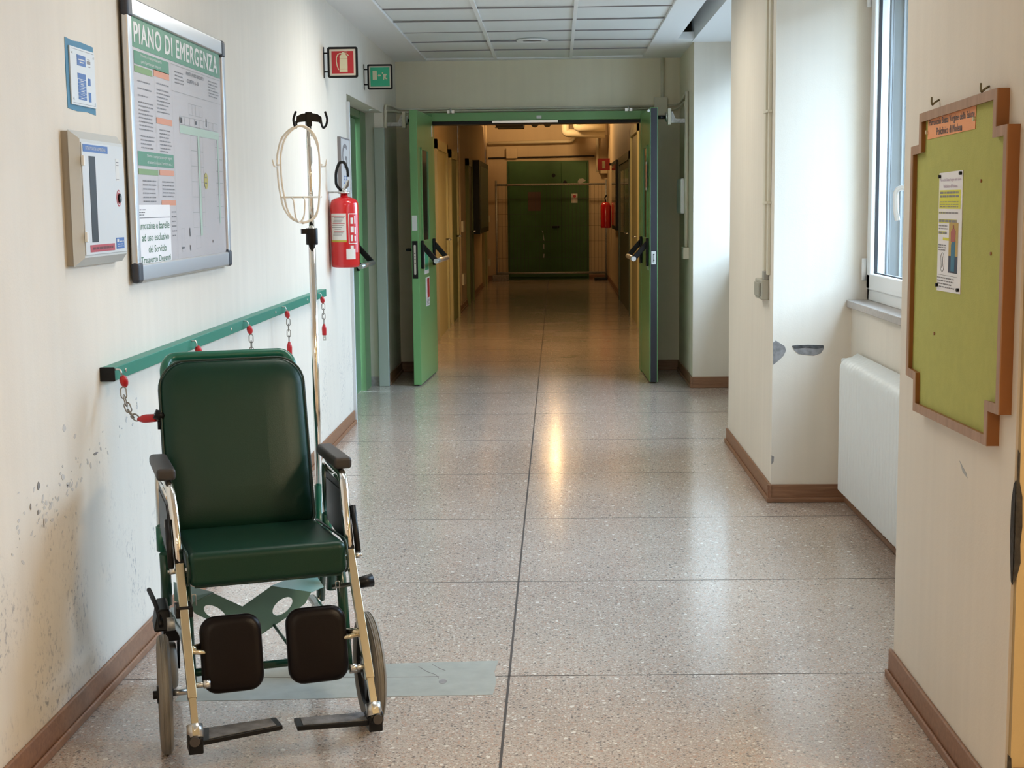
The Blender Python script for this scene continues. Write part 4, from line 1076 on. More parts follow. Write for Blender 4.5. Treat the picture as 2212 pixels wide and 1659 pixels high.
m = MB(); m.box(xf+.012, xb, yb-.006, yb+.010, zb_, zt_-.012); m.box(xf+.012, xb, ya-.010, ya+.006, zb_, zt_-.012); m.build('end_plate', 'rad', rd, bevel=.01)
m = MB(); m.box(xf+.02, xb, ya, yb, zb_+.005, zb_+.02); m.build('bottom_plate', 'rad', rd)
m = MB()
for y in (4.8, 6.1): m.box(xb-.02, 1.359, y, y+.03, .16, .62)
m.build('bracket', 'rad', rd)

# ================================================================== WHEELCHAIR
wc = thing('wheelchair', 'green transit wheelchair with black calf pads and a drip pole', 'wheelchair', (-.765, 3.65, 0), rz=math.radians(20))
def L(u, v, z): return (u, -v, z)          # u: to the right seen from the front, v: forward, z: up
def bw(mb, name, mat, parent=None, **k): return mb.build(name, mat, parent or wc, local=True, **k)
class LF_:                                  # local face frame
    def __init__(s, o, x, u): s.o = Vector(o); s.x = Vector(x).normalized(); s.u = Vector(u).normalized(); s.n = s.x.cross(s.u)
    def __call__(s, a, b, n=0): return s.o+s.x*a+s.u*b+s.n*n

# big front wheels
def wheel(u, sgn):
    R_, tr = .153, .0165
    te = math.radians(3.0 if sgn < 0 else 0)
    ax = (Vector((math.sin(te), math.cos(te), 0)), Vector((0, 0, 1)), Vector((math.cos(te), -math.sin(te), 0)))
    c = L(u, 0 if sgn < 0 else -.02, R_)
    prof = []
    rc = R_-.024
    for k in range(17):
        a = 2*PI*k/16
        rr, hh = rc+.024*math.cos(a), tr*math.sin(a)
        if math.cos(a) > .3:                # ribbed tread
            rr = rc+.024*math.cos(a)**.6
        prof.append((rr, hh))
    w_ = bw(MB().lathe(prof, c, ax, 48), 'wheel', 'tyre')
    g = MB()
    for h in (-.008, -.003, .003, .008):
        g.lathe([(R_-.0022, h-.0007), (R_+.0004, h-.0007), (R_+.0004, h+.0007), (R_-.0022, h+.0007)], c, ax, 48)
    bw(g, 'tread_rib', 'tyre', w_)
    rim = MB(); rim.lathe([(R_-.042, -.012), (R_-.048, -.013), (R_-.052, 0), (R_-.048, .013), (R_-.042, .012)], c, ax, 40)
    for k in range(5):
        a = 2*PI*k/5; d = Vector((0, math.cos(a), math.sin(a))); p = Vector((0, -math.sin(a), math.cos(a)))
        b0 = Vector(c)+d*.02; b1 = Vector(c)+d*(R_-.046)
        rim.hexa([b0-p*.014+Vector((-.006, 0, 0)), b0+p*.014+Vector((-.006, 0, 0)), b1+p*.009+Vector((-.006, 0, 0)), b1-p*.009+Vector((-.006, 0, 0)),
                  b0-p*.014+Vector((.006, 0, 0)), b0+p*.014+Vector((.006, 0, 0)), b1+p*.009+Vector((.006, 0, 0)), b1-p*.009+Vector((.006, 0, 0))])
    rim.lathe([(0, -.02), (.022, -.02), (.026, -.012), (.026, .012), (.022, .02), (0, .02)], c, ax, 24)
    bw(rim, 'rim', 'black', w_)
    bw(MB().cyl((c[0]-sgn*.012, c[1], c[2]), (c[0]+sgn*.03, c[1], c[2]), .011, 12), 'axle_cap', 'black', w_)
    bw(MB().cyl((c[0]-sgn*.055, c[1], c[2]), (c[0]-sgn*.012, c[1], c[2]), .008, 12), 'axle', 'steel', w_)
wheel(-.272, -1); wheel(.272, 1)
# rear castors
for s in (-1, 1):
    u = s*.215; v = -.50
    ax = (Vector((0, 1, 0)), Vector((0, 0, 1)), Vector((1, 0, 0)))
    c = bw(MB().lathe([(.04, -.014), (.064, -.014), (.070, -.006), (.070, .006), (.064, .014), (.04, .014)], L(u, v, .0705), ax, 28), 'castor_wheel', 'tyre')
    bw(MB().lathe([(0, -.012), (.041, -.012), (.041, .012), (0, .012)], L(u, v, .0705), ax, 20), 'castor_hub', 'black', c)
    f = MB()
    for q in (-1, 1): f.hexa([L(u+q*.018, v-.014, .06), L(u+q*.024, v-.014, .06), L(u+q*.024, v+.014, .06), L(u+q*.018, v+.014, .06), L(u+q*.018, v-.01, .175), L(u+q*.024, v-.01, .175), L(u+q*.024, v+.045, .175), L(u+q*.018, v+.045, .175)])
    f.hexa([L(u-.024, v-.012, .155), L(u+.024, v-.012, .155), L(u+.024, v+.047, .155), L(u-.024, v+.047, .155), L(u-.022, v-.008, .195), L(u+.022, v-.008, .195), L(u+.022, v+.044, .195), L(u-.022, v+.044, .195)])
    bw(f, 'castor_fork', 'black', bevel=.006)
    bw(MB().cyl(L(u, v+.02, .195), L(u, v+.02, .24), .016, 16), 'castor_stem', 'steel')

# frame
fr = MB(); r1 = .0125
for s in (-1, 1):
    u = s*.205
    fr.tube(fillet([L(u, -.07, .455), L(u, -.035, .40), L(u, .02, .17)], .03, 5), .014, 12)                 # front post
    fr.tube(fillet([L(u, .0, .21), L(u, -.12, .265), L(u, -.34, .235), L(u, -.50, .23)], .05, 5), r1, 12)   # lower side tube
    fr.tube(fillet([L(s*.228, -.48, .23), L(s*.228, -.40, .45), L(s*.222, -.36, .47), L(u, -.02, .465)], .05, 5), r1, 12)  # rear post and seat tube
    fr.tube(fillet([L(s*.232, -.33, .30), L(s*.235, -.31, .45)], .02, 3), .015, 12)
fr.tube([L(-.20, .012, .205), L(.20, .012, .205)], .0105, 12)
fr.tube([L(-.20, -.06, .455), L(.20, -.06, .455)], .010, 12)
fr.tube([L(.05, -.245, .235), L(.078, -.02, .205)], .0045, 8)
bw(fr, 'frame', 'chair_green_dark')
# folding brace plates with lightening holes
T_ = .0022
def plate(poly, holes, v, dv=0):
    m = MB(); m.prism(poly, lambda a, b, n: L(a, v+n+dv*(a-poly[0][0]), b), -T_/2, T_/2, holes)
    return bw(m, 'brace_plate', 'brace')
plate([(-.182, .314), (-.165, .290), (-.120, .262), (-.05, .236), (.014, .212), (-.036, .298), (-.113, .343)], [ellipse(-.112, .287, .034, .016, 24, rot=-.62)[::-1]], -.245, .03)
plate([(-.036, .298), (.014, .212), (.080, .250), (.140, .288), (.158, .318), (.045, .347)], [ellipse(.076, .287, .033, .019, 24, rot=.66)[::-1]], -.240, -.02)
m = MB()
a, b, c_, d = L(.045, -.24, .347), L(.158, -.243, .318), L(.205, -.30, .315), L(.195, -.43, .335)
m.hexa([a, b, c_, d]+[tuple(Vector(p)+Vector((0, 0, .0022))) for p in (a, b, c_, d)])
bw(m, 'brace_plate', 'brace')
m = MB()
a, b, c_, d = L(-.113, -.245, .343), L(-.182, -.245, .314), L(-.215, -.30, .315), L(-.205, -.43, .335)
m.hexa([a, b, c_, d]+[tuple(Vector(p)+Vector((0, 0, .0022))) for p in (a, b, c_, d)])
bw(m, 'brace_plate', 'brace')
# seat cushion
sc = MB()
sc.hexa([L(-.205, -.40, .455), L(.205, -.40, .455), L(.205, .055, .437), L(-.205, .055, .437),
         L(-.205, -.40, .500), L(.205, -.40, .500), L(.205, .055, .530), L(-.205, .055, .530)])
seat = bw(sc, 'seat', 'vinyl', bevel=.034, seg=7)
for u in (-.2055, .2055):
    m = MB(); m.tube(fillet([L(u, -.38, .497), L(u, .03, .528), L(u, .052, .50), L(u, .052, .455), L(u, .02, .440)], .02, 5), .0035, 8); bw(m, 'piping', 'vinyl_edge', seat)
m = MB(); m.tube([L(-.19, .040, .4385), L(.19, .040, .4385)], .0035, 8); bw(m, 'piping', 'vinyl_edge', seat)
# backrest: rounded panel leaning back
B0, B1 = Vector(L(-.010, -.365, .490)), Vector(L(-.010, -.515, .961))
bu = (B1-B0).normalized(); bx = Vector((1, 0, 0)); bn = bx.cross(bu)
if bn.dot(Vector((0, -1, 0))) < 0: bn = -bn
HB = (B1-B0).length; tl_ = .008
def bo(r, ins):
    w_ = .206-ins; h0, h1 = ins, HB-ins
    out = []
    for cx_, cy_, rr, a0 in ((w_, h1, r, 0), (-w_, h1, r, 90), (-w_, h0, .03, 180), (w_, h0, .03, 270)):
        sx = -1 if cx_ > 0 else 1; sy = -1 if cy_ == h1 else 1
        for k in range(9):
            a = math.radians(a0+90*k/8); out.append((cx_+sx*rr+rr*math.cos(a), cy_+sy*rr+rr*math.sin(a)))
    return out
rings = [(.078, .004, -.030), (.078, 0, -.024), (.078, 0, .0), (.076, .004, .007), (.070, .012, .014), (.062, .03, .021), (.05, .07, .026), (.04, .12, .028)]
vs = []; NR = 36
for r_, ins, dep in rings:
    for a, b in bo(r_, ins): vs.append(B0+bx*a+bu*b+bn*dep)
fs = []
for i in range(len(rings)-1):
    for k in range(NR): l = (k+1) % NR; fs.append((i*NR+k, i*NR+l, (i+1)*NR+l, (i+1)*NR+k))
m = MB(); m.add(vs, fs, True)
m.add([B0+bx*a+bu*b+bn*.028 for a, b in bo(.04, .12)], [tuple(range(NR))], True)
m.add([B0+bx*a+bu*b-bn*.030 for a, b in bo(.078, .004)], [tuple(range(NR))], False)
back = bw(m, 'backrest', 'vinyl')
for dep in (.006, -.022):
    m = MB(); m.tube([B0+bx*a+bu*b+bn*dep for a, b in bo(.078, -.001)], .0032, 8, closed=True); bw(m, 'piping', 'vinyl_edge', back)
# bent tube behind the back, push handle
m = MB(); m.tube(fillet([L(-.195, -.40, .46), L(-.195, -.56, .945), L(-.175, -.585, .968), L(.155, -.585, .968), L(.175, -.56, .945), L(.175, -.40, .46)], .05, 8), .0145, 14)
bw(m, 'push_handle', 'chair_green')
m = MB(); m.tube([L(.232, -.50, .235), L(.235, -.50, .575)], .013, 12); bw(m, 'pole_holder', 'chair_green')
m = MB()
m.tube([L(-.21, -.47, .81), L(-.235, -.47, .82)], .014, 10); m.tube([L(-.222, -.47, .775), L(-.222, -.47, .80)], .006, 8); bw(m, 'chain_lock', 'black')
# drip pole
m = MB(); m.tube([L(.2355, -.50, .40), L(.2355, -.50, 1.34)], .0105, 16); ip = bw(m, 'drip_pole', 'chrome')
m = MB(); m.tube([L(.2355, -.50, 1.30), L(.2355, -.50, 1.648)], .0078, 16); bw(m, 'upper_tube', 'chrome', ip)
m = MB(); m.lathe([(0, 0), (.0165, 0), (.0175, .004), (.0175, .044), (.0165, .048), (0, .048)], L(.2355, -.50, 1.29), 'z', 24); m.box(.205, .2355, .49, .508, 1.322, 1.336); bw(m, 'clamp_collar', 'black', ip)
m = MB()
m.prism([(-.037, .0), (-.034, .020), (-.02, .027), (-.006, .029), (.010, .029), (.026, .026), (.037, .018), (.039, -.004), (.03, .004), (.012, .006), (-.012, .005), (-.028, .003)], lambda a, b, n: L(.2355+a, -.50+n, 1.640+b), -.007, .007)
m.box(.2355-.008, .2355+.008, .49, .51, 1.632, 1.672)
for s in (-1, 1):
    u = .2355+s*.036
    m.tube(fillet([L(u, -.50, 1.645), L(u+s*.003, -.485, 1.625), L(u+s*.010, -.475, 1.632), L(u+s*.014, -.47, 1.65), L(u+s*.006, -.465, 1.672)], .008, 5), .0035, 8)
bw(m, 'hook_head', 'black', ip)
# arm rests
def armrest(s, vf, vb):
    u = s*.236
    m = MB(); m.hexa([L(u-.025, vb, .687), L(u+.025, vb, .687), L(u+.025, vf, .687), L(u-.025, vf, .687), L(u-.024, vb, .717), L(u+.024, vb, .717), L(u+.025, vf, .720), L(u-.025, vf, .720)])
    bw(m, 'armrest_pad', 'armpad', bevel=.010, seg=4)
    m = MB(); m.tube(fillet([L(u, vb+.01, .48), L(u, vb+.01, .676), L(s*.230, vf+.025, .676), L(s*.224, vf+.075, .60), L(s*.222, vf+.13, .475)], .045, 7), .0122, 14)
    bw(m, 'armrest_tube', 'chrome')
    return u
armrest(1, -.125, -.40); armrest(-1, -.125, -.40)
for s in (-1, 1):
    u = s*.236
    m = MB(); o = [(-.37, .642), (-.372, .50), (-.10, .478), (-.035, .478), (-.06, .60), (-.10, .642)]
    m.prism(o, lambda a, b, n: L(u+n, a, b), -.004, .004); sp = bw(m, 'side_panel', 'panel', bevel=.002)
    m = MB(); m.prism([(-.35, .625), (-.35, .515), (-.11, .495), (-.055, .495), (-.08, .60), (-.11, .625)], lambda a, b, n: L(u+n, a, b), -.006, .006); bw(m, 'inset', 'black', sp)
    m = MB(); m.tube([L(u, -.375, .650), L(u, -.09, .650)], .007, 10); bw(m, 'upper_bar', 'chrome', sp)
    m = MB(); m.tube([L(u+s*.008, -.05, .60), L(u+s*.008, .005, .485)], .008, 8); bw(m, 'edge_guard', 'black', sp)
    if s < 0:
        m = MB()
        for k in range(5): m.box(u-.0072, u-.0062, .10+.016*k, .110+.016*k, .555, .575)
        bw(m, 'badge', 'pwhite', sp)
    m = MB(); m.tube([L(u, -.39, .44), L(u, -.39, .51)], .015, 12); bw(m, 'armrest_socket', 'chair_green')
# leg rests
for s in (-1, 1):
    u = s*.222
    m = MB(); m.tube([L(u, -.002, .492), L(u, .215, .205)], .0155, 4, sq=(1, -1, 0) if False else (1, 0, 0)); lt = bw(m, 'legrest_tube', 'zinc', bevel=.002)
    m = MB(); m.tube([L(u, .205, .218), L(u, .272, .130)], .0115, 4, sq=(1, 0, 0)); bw(m, 'inner_tube', 'zinc', lt)
    m = MB(); m.tube([L(u, -.006, .499), L(u, -.001, .491)], .0165, 4, sq=(1, 0, 0)); bw(m, 'end_cap', 'black', lt)
    m = MB()
    for q in (-1, 1): m.tube([L(u+q*.012, .012, .478), L(u+q*.026, .012, .478)], .0075, 8); m.tube([L(u+q*.026, .012, .478), L(u+q*.031, .012, .478)], .004, 8)
    bw(m, 'bolt', 'steel', lt)
    m = MB(); m.tube([L(s*.19, .10, .30), L(u, .135, .305)], .009, 8) ; m.tube([L(s*.16, .115, .285), L(u, .13, .30)], .007, 8); bw(m, 'pad_bracket', 'zinc', lt)
    m = MB(); m.tube([L(u-s*.012, .195, .232), L(u-s*.034, .195, .232)], .007, 10); m.tube([L(u-s*.030, .195, .232), L(u-s*.046, .195, .232)], .0105, 12); bw(m, 'adjusting_knob', 'steel', lt)
    # calf pad
    u0, u1 = (-.188, -.033) if s < 0 else (.030, .186)
    m = MB()
    z0_, z1_ = .184, .372
    rg = [(.036, .002, -.014), (.038, 0, -.008), (.038, 0, .004), (.036, .004, .012), (.032, .012, .0165), (.026, .024, .018)]
    vs = []; n_ = 28
    for r_, ins, dep in rg:
        for a, b in rrect(u0+ins, u1-ins, z0_+ins, z1_-ins, r_, 6):
            t_ = (b-z0_)/(z1_-z0_); vs.append(L(a, .135-.045*t_+dep, b+dep*.25))
    fs = []
    for i in range(len(rg)-1):
        for k in range(n_): l = (k+1) % n_; fs.append((i*n_+k, i*n_+l, (i+1)*n_+l, (i+1)*n_+k))
    fs.append(tuple(range(n_))); fs.append(tuple(range((len(rg)-1)*n_, len(rg)*n_)))
    m.add(vs, fs, True); bw(m, 'calf_pad', 'pad')
# foot plates
for s, q in ((-1, [(-.205, .255), (-.003, .214), (-.010, .150), (-.195, .165)]), (1, [(.030, .236), (.222, .262), (.222, .190), (.032, .172)])):
    m = MB(); o = [L(a, b, .098) for a, b in q]; t_ = [L(a, b, .110) for a, b in q]
    m.hexa(o+t_); fp = bw(m, 'footplate', 'black', bevel=.002)
    c0 = Vector((sum(a for a, b in q)/4, -sum(b for a, b in q)/4, 0))
    m = MB(); g = [c0+(Vector(L(a, b, 0))-c0)*.84 for a, b in q]
    m.hexa([(p.x, p.y, .110) for p in g]+[(p.x, p.y, .1115) for p in g]); bw(m, 'grip_surface', plain('worn_grip_surface', (.16, .16, .165), .75, bump=.8, bscale=400, var=.5, vscale=30) if s < 0 else bpy.data.materials['worn_grip_surface'], fp)
    m = MB(); m.tube([L(s*.208, .262, .118), L(s*.242, .262, .118)], .0165, 16); m.box(s*.205, s*.24, -.275, -.22, .085, .125); pv = bw(m, 'footplate_hinge', 'black', bevel=.003)
    m = MB(); m.tube([L(s*.226, .278, .120), L(s*.226, .284, .120)], .0125, 14); bw(m, 'hinge_cap', plain('dark_bolt', (.10, .09, .085), .35, metal=.7) if s < 0 else bpy.data.materials['dark_bolt'], pv)
    m = MB(); m.tube([L(s*.222, .245, .150), L(s*.222, .262, .122)], .020, 12); bw(m, 'clamp', 'steel', pv)
# release levers on the leg rests
m = MB(); m.tube([L(.175, -.01, .392), L(.25, .03, .408)], .006, 4); bw(m, 'lever_arm', 'steel')
m = MB(); m.tube([L(.232, .035, .408), L(.275, .03, .412)], lambda t: .014+.004*t, 10); bw(m, 'release_lever', 'black')
m = MB(); m.box(-.243, -.200, -.085, -.03, .372, .402); bw(m, 'release_lever', 'black', bevel=.003)
m = MB()
for u in (-.196, .178): m.tube(fillet([L(u, .02, .39), L(u, .02, .415), L(u+.010, .02, .415), L(u+.010, .02, .385)], .004, 3), .0015, 6)
bw(m, 'spring_loop', 'steel')
# parking brake
m = MB(); m.tube(fillet([L(-.266, -.12, .30), L(-.270, -.17, .335), L(-.285, -.26, .365)], .03, 5), .0065, 8); bw(m, 'brake_lever', 'black')
m = MB(); m.hexa([L(-.285, -.20, .29), L(-.235, -.20, .29), L(-.235, -.13, .28), L(-.285, -.13, .28), L(-.27, -.24, .345), L(-.24, -.24, .345), L(-.24, -.15, .335), L(-.27, -.15, .335)]); bw(m, 'brake_body', 'black', bevel=.006)
m = MB(); m.tube([L(-.25, -.13, .30), L(-.23, -.13, .30)], .018, 16); bw(m, 'brake_hub', 'galv')

# ------------------------------------------------------------------ wire bottle holder on the pole hook
ca, sa = math.cos(math.radians(20)), math.sin(math.radians(20))
def Wd(u, v, z): return (-.765+u*ca+v*sa, 3.65+u*sa-v*ca, z)
bh = thing('bottle_holder', 'white wire bottle holder hanging from the drip pole hook', 'bottle holder', Wd(.20, -.50, 1.36))
for k, dv in enumerate((-.478, -.455)):
    m = MB(); q = .006*k
    P_ = [(.150+q, 1.40), (.139+q, 1.47), (.137+q, 1.545), (.150+q, 1.595), (.175+q, 1.622), (.205, 1.634), (.232, 1.622), (.252, 1.59), (.262-q, 1.545), (.262-q, 1.47), (.256-q, 1.40), (.240, 1.366), (.205, 1.352), (.172, 1.366)]
    m.tube(fillet([Wd(a, dv, b) for a, b in P_], .018, 4, closed=True), .0032, 8, closed=True); m.build('wire_loop', 'wirewhite', bh)
m = MB()
m.tube([Wd(.147, -.478, 1.428), Wd(.258, -.478, 1.428)], .0026, 8); m.tube([Wd(.147, -.455, 1.428), Wd(.258, -.455, 1.428)], .0026, 8)
for a, b in ((.147, 1.428), (.258, 1.428), (.139, 1.52), (.262, 1.52), (.205, 1.353)): m.tube([Wd(a, -.478, b), Wd(a, -.455, b)], .0026, 8)
m.build('cross_wires', 'wirewhite', bh)
m = MB(); m.tube(fillet([Wd(.172, -.455, 1.428), Wd(.172, -.42, 1.42), Wd(.174, -.41, 1.37), Wd(.188, -.43, 1.352), Wd(.202, -.43, 1.37), Wd(.205, -.42, 1.42), Wd(.205, -.455, 1.428)], .02, 5), .0026, 8); m.build('cradle', 'wirewhite', bh)
m = MB()
for a, s in ((.137, -1), (.262, 1)): m.tube(fillet([Wd(a, -.47, 1.515), Wd(a+s*.012, -.46, 1.515), Wd(a+s*.016, -.46, 1.535)], .006, 3), .0022, 6)
m.build('side_hook', 'wirewhite', bh)

# ================================================================== FAR CORRIDOR
fw = MB()
fw.box(-1.45, -1.27, 12.4, 27, 0, 3.95); struct('wall_corridor_left', fw, 'far_wall')
struct('wall_corridor_right', MB().box(.96, 1.2, 12.4, 27, 0, 3.95), 'far_wall')
struct('wall_corridor_end', MB().box(-1.5, 1.3, 27, 27.2, 0, 3.95), 'far_wall')
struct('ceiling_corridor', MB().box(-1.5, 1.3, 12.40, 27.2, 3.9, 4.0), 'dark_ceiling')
skirt('baseboard_corridor_left', Fr((-1.27, 0, 0), (0, 1, 0)), 12.4, 27)
skirt('baseboard_corridor_right', Fr((.96, 0, 0), (0, -1, 0)), -27, -12.4)
skirt('baseboard_corridor_end', Fr((0, 27, 0), (1, 0, 0)), -1.27, .96)
FCL = Fr((-1.27, 0, 0), (0, 1, 0)); FCR = Fr((.96, 0, 0), (0, -1, 0))
def side_door(n, F, a0, a1, h, leafmat, framemat, panes=()):
    D = sempty('door_%d' % n, F((a0+a1)/2, 0, 0))
    m = MB()
    fbox(m, F, a0, a0+.12, 0, h, 0, .05); fbox(m, F, a1-.12, a1, 0, h, 0, .05); fbox(m, F, a0, a1, h-.10, h, 0, .05); m.build('door_frame', framemat, D)
    m = MB(); fbox(m, F, a0+.12, a1-.12, 0, h-.10, .0, .03); d = m.build('door_leaf', leafmat, D)
    m = MB(); p = F(a1-.25, 1.02, .03); m.tube([p, F(a1-.25, 1.02, .08), F(a1-.40, 1.02, .08)], .012, 8); m.build('door_handle', 'steel', D)
    for pn in panes:
        m = MB(); fbox(m, F, *pn, .03, .034); m.build('pane', 'dark_glass', d)
side_door(4, FCL, 14.9, 16.45, 2.08, 'far_cream', 'far_cream')
side_door(5, FCL, 16.9, 18.2, 2.05, 'far_green', 'far_cream')
side_door(6, FCL, 20.3, 21.4, 2.05, 'far_grey', 'far_green')
side_door(7, FCL, 24.6, 25.6, 2.05, 'far_green', 'far_cream')
side_door(8, FCR, -17.9, -16.2, 2.30, 'far_cream', 'far_cream')
side_door(9, FCR, -21.2, -18.1, 2.05, 'far_grey', 'far_grey', panes=((-21.0, -19.8, 1.0, 1.85), (-19.6, -18.4, 1.0, 1.85)))
t = thing('wall_cabinet', 'dark framed glass case on the left wall of the dim corridor', 'display case', (-1.27, 22.6, 1.5))
m = MB(); fbox(m, FCL, 21.4, 24.2, .97, 2.06, 0, .14); m.build('case', 'black', t)
m = MB(); fbox(m, FCL, 21.7, 24.0, 1.05, 1.98, .14, .145); m.build('glass', 'far_grey', t)
t = thing('wall_cabinet', 'black framed board on the right wall of the dim corridor', 'display case', (.96, 22.6, 1.5))
m = MB(); fbox(m, FCR, -23.4, -21.7, 1.0, 2.05, 0, .06); m.build('case', 'black', t)
m = MB(); fbox(m, FCR, -23.3, -21.8, 1.06, 1.99, .06, .065); m.build('glass', 'dark_glass', t)
cable('cable_conduit', 'vertical conduit between the doors on the left of the dim corridor', [[(-1.253, 18.8, .1), (-1.253, 18.8, 3.2)]], .016, 'far_wall')
for z, lb_ in ((1.12, 'upper small switch box on the left conduit of the dim corridor'), (.42, 'lower small socket box on the left conduit of the dim corridor')):
    t = thing('switch_box', lb_, 'electrical box', (-1.27, 19.1, z)); MB().box(-1.27, -1.22, 18.95, 19.3, z-.07, z+.07).build('body', 'offwhite', t)
cable('cable_conduit', 'bright conduit by the far corner of the left corridor wall', [[(-1.249, 26.0, .1), (-1.249, 26.0, 3.2)]], .02, 'far_wall')
for z, lb_ in ((1.15, 'small box at hand height near the far left corridor corner'), (.35, 'small box at knee height near the far left corridor corner')):
    t = thing('switch_box', lb_, 'electrical box', (-1.27, 26.2, z)); MB().box(-1.27, -1.21, 26.1, 26.5, z-.06, z+.06).build('body', 'offwhite', t)
# green double door on the end wall
D = sempty('door_10', (-.15, 27, 0))
for a, b in ((-.865, .098), (.106, .575)):
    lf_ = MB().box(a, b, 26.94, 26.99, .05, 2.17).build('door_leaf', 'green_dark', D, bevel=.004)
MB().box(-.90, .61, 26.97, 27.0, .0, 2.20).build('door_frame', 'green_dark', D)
m = MB()
for x, z in ((-.04, 1.93), (.17, 1.80)): m.cyl((x, 26.94, z), (x, 26.932, z), .035, 16)
m.box(-.07, .06, 26.90, 26.94, .96, 1.0); m.build('lock_disc', 'black', D)
m = MB(); m.box(-.52, -.28, 26.935, 26.94, 1.28, 1.63); m.build('notice', plain('faded_brown_notice', (.10, .06, .045), .5), D)
m = MB(); m.box(.29, .40, 26.935, 26.94, 1.42, 1.59); n_ = m.build('notice', 'pwhite', D)
m = MB(); m.prism(ellipse(.345, 1.54, .03, .03, 14), Fr((0, 26.935, 0), (1, 0, 0)), 0, .001); m.build('print', 'pred', n_)
m = MB(); m.prism([(.40, 1.80), (.43, 1.86), (.50, 1.87), (.56, 1.83), (.50, 1.79), (.44, 1.78)], Fr((0, 26.94, 0), (1, 0, 0)), 0, .001); m.prism([(-.27, .92), (-.25, .90), (-.23, .80), (-.22, .72), (-.24, .74), (-.245, .85)], Fr((0, 26.94, 0), (1, 0, 0)), 0, .001)
m.prism([(-.245, .66), (-.225, .66), (-.225, .56), (-.245, .58)], Fr((0, 26.94, 0), (1, 0, 0)), 0, .001); m.prism([(-.24, .48), (-.22, .48), (-.23, .40), (-.25, .42)], Fr((0, 26.94, 0), (1, 0, 0)), 0, .001); m.build('paint_scratch', 'plight', D)
# mesh barrier in front of it
t = thing('mesh_barrier', 'wire mesh barrier panel standing before the dark green end door', 'fence', (-.1, 26.6, 0))
m = MB(); m.tube([(-1.12, 26.6, .14), (.93, 26.6, .14)], .02, 8); m.tube([(-1.12, 26.6, 1.76), (.93, 26.6, 1.76)], .02, 8)
for x in (-1.10, .92): m.tube([(x, 26.6, .02), (x, 26.6, 1.84)], .02, 8)
m.build('frame', 'galv', t)
m = MB()
for k in range(30): m.box(-1.06+.068*k-.002, -1.06+.068*k+.002, 26.598, 26.602, .14, 1.76)
for z in (.42, .72, 1.0, 1.22, 1.5): m.box(-1.1, .92, 26.598, 26.602, z-.002, z+.002)
m.build('mesh', 'tray', t)
MB().box(-1.18, -.88, 26.45, 26.75, 0, .11).build('foot_block', 'plaster', t, bevel=.01)
MB().box(.70, .94, 26.45, 26.75, 0, .05).build('foot_block', 'black', t, bevel=.01)
# pipes and trays under the open soffit
cable('lagged_pipe', 'thick cream lagged pipe bending right under the open soffit', [[(.18, 26.0, 3.9), (.18, 26.0, 2.66), (.885, 26.0, 2.63)]], .075, 'pipe', 'pipe')
cable('lagged_pipe', 'second cream lagged pipe dropping into the bent one', [[(.38, 25.8, 3.9), (.38, 25.8, 2.74), (.885, 25.8, 2.74)]], .07, 'pipe', 'pipe')
cable('thin_pipe', 'thin tan pipe crossing high along the end wall', [[(-1.25, 26.9, 2.53), (.30, 26.9, 2.55), (.36, 26.9, 2.62), (.36, 26.9, 3.9)]], .03, 'pipe', 'pipe')
cable('thin_pipe', 'short cream pipe dropping at the right of the end wall', [[(.77, 26.8, 2.66), (.77, 26.8, 1.98)]], .028, 'pipe', 'pipe')
cable('cable_conduit', 'dark cable line above the green end door', [[(-1.25, 26.97, 2.26), (.72, 26.97, 2.28)]], .014, 'dark_ceiling')
t = thing('junction_box', 'tan junction box above the left corner of the green end door', 'electrical box', (-.83, 27, 2.34)); MB().box(-.92, -.71, 26.92, 27.0, 2.25, 2.44).build('body', 'far_wall', t, bevel=.01)
t = thing('wall_box', 'tan boxed-in duct at the right of the end wall', 'duct', (.87, 27, 2.3)); MB().box(.80, .96, 26.86, 27, 1.95, 2.66).build('body', 'far_wall', t, bevel=.01)
t = thing('cable_tray', 'dark cable tray hung under the soffit at the upper left', 'cable tray', (-.8, 22, 2.9))
m = MB(); m.box(-1.0, -.55, 14, 25.5, 2.71, 2.73); m.box(-1.0, -.985, 14, 25.5, 2.71, 2.83); m.box(-.565, -.55, 14, 25.5, 2.71, 2.83); m.build('tray', 'tray', t)
m = MB()
for k in range(9): m.box(-1.02, -.53, 15+k*1.2, 15.04+k*1.2, 2.69, 2.71); m.box(-.54, -.52, 15+k*1.2, 15.03+k*1.2, 2.69, 3.9)
m.build('hanger', 'galv', t)
for x, lb_ in ((-.36, 'dark pipe under the soffit, nearer the cable tray'), (-.14, 'dark pipe under the soffit, nearer the lagged pipes')):
    m = MB(); m.cyl((x, 16, 2.80), (x, 25.4, 2.80), .07, 14); [m.box(x-.01, x+.01, 17+3*k, 17.02+3*k, 2.82, 3.899) for k in range(3)]; tag(m.build('dark_pipe', 'tray'), lb_, 'pipe')
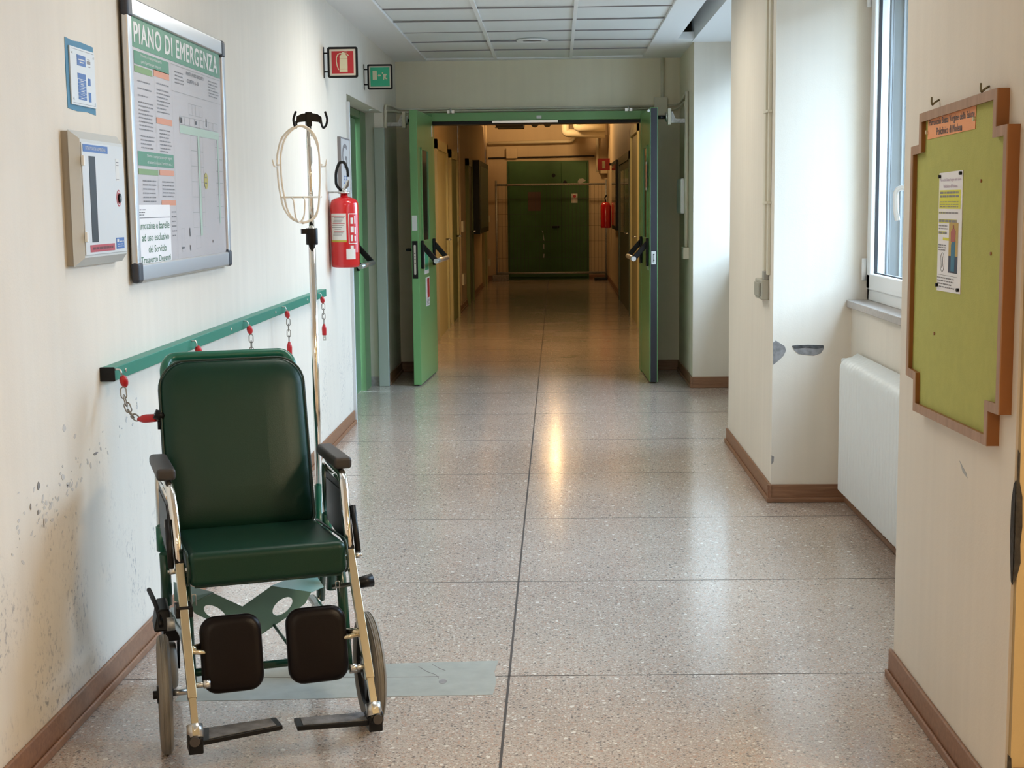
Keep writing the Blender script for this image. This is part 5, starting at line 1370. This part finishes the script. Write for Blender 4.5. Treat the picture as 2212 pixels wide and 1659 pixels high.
# red extinguisher and its sign at the far end of the right wall
t = thing('fire_extinguisher', 'small distant red fire extinguisher on the right wall of the dim corridor', 'fire extinguisher', (.87, 25.2, 1.0))
MB().lathe([(0, .98), (.085, .98), (.09, 1.0), (.09, 1.36), (.07, 1.41), (.03, 1.43), (0, 1.43)], (.865, 25.2, 0), 'z', 20).build('cylinder', 'red', t)
m = MB(); m.tube([(.865, 25.2, 1.43), (.85, 25.15, 1.50), (.88, 25.1, 1.55)], .012, 8); m.build('hose', 'black', t)
t = thing('fire_extinguisher_sign', 'distant red sign standing out from the right wall of the dim corridor', 'sign', (.96, 25.0, 2.06))
MB().box(.72, .93, 24.99, 25.01, 1.97, 2.17).build('panel', 'signred', t); m = MB(); m.box(.80, .85, 24.985, 24.99, 2.0, 2.13); m.build('symbol', 'signcream', t)
MB().box(.92, .96, 24.99, 25.01, 2.05, 2.09).build('bracket', 'black', t)

# ================================================================== LAMPS
def lamp(name, label, loc, sx, sy, power, col):
    t = sempty(name, loc)
    x, y, z = loc
    MB().box(x-sx/2-.02, x+sx/2+.02, y-sy/2-.02, y+sy/2+.02, z, z+.05).build('housing', 'white', t)
    o = area_light(name+'_glow', (x, y, z-.004), (0, 0, 0), sx, sy, power, col)
    return t
WARM = (1.0, .84, .64)
lamp('unseen_ceiling_lamp', 'warm ceiling lamp above the corridor behind the camera', (-.1, -.6, ZC-.055), 1.2, .3, 16, WARM)
lamp('unseen_ceiling_lamp', 'warm ceiling lamp near the back wall behind the camera', (-.1, -2.8, ZC-.055), 1.2, .3, 16, WARM)
lamp('unseen_ceiling_lamp', 'added pale fill lamp above the wheelchair, over the top of the picture', (-.18, 4.6, ZC-.055), 1.0, .4, 7, (1.0, .95, .88))  # unseen fill lamp, added to brighten the middle of the corridor
lamp('unseen_ceiling_lamp', 'added pale fill lamp farther along the corridor, over the top of the picture', (-.18, 7.72, ZC-.055), 1.0, .3, 12, (1.0, .95, .86))  # unseen fill lamp, added to lift the far end and doorway
lamp('unseen_ceiling_lamp', 'warm ceiling lamp over the ochre side passage', (2.1, 1.6, ZC-.055), .6, .6, 40, (1.0, .78, .5))
l = bpy.data.lights.new('corridor_bulb', 'POINT'); l.energy = 40; l.color = (1.0, .62, .28); l.shadow_soft_size = .12
o = bpy.data.objects.new('corridor_bulb', l); o.location = (-.12, 25.0, 3.03); C.objects.link(o)
l = bpy.data.lights.new('corridor_bulb', 'POINT'); l.energy = 85; l.color = (1.0, .66, .32); l.shadow_soft_size = .12
o = bpy.data.objects.new('corridor_bulb', l); o.location = (-.15, 14.5, 3.4); C.objects.link(o)
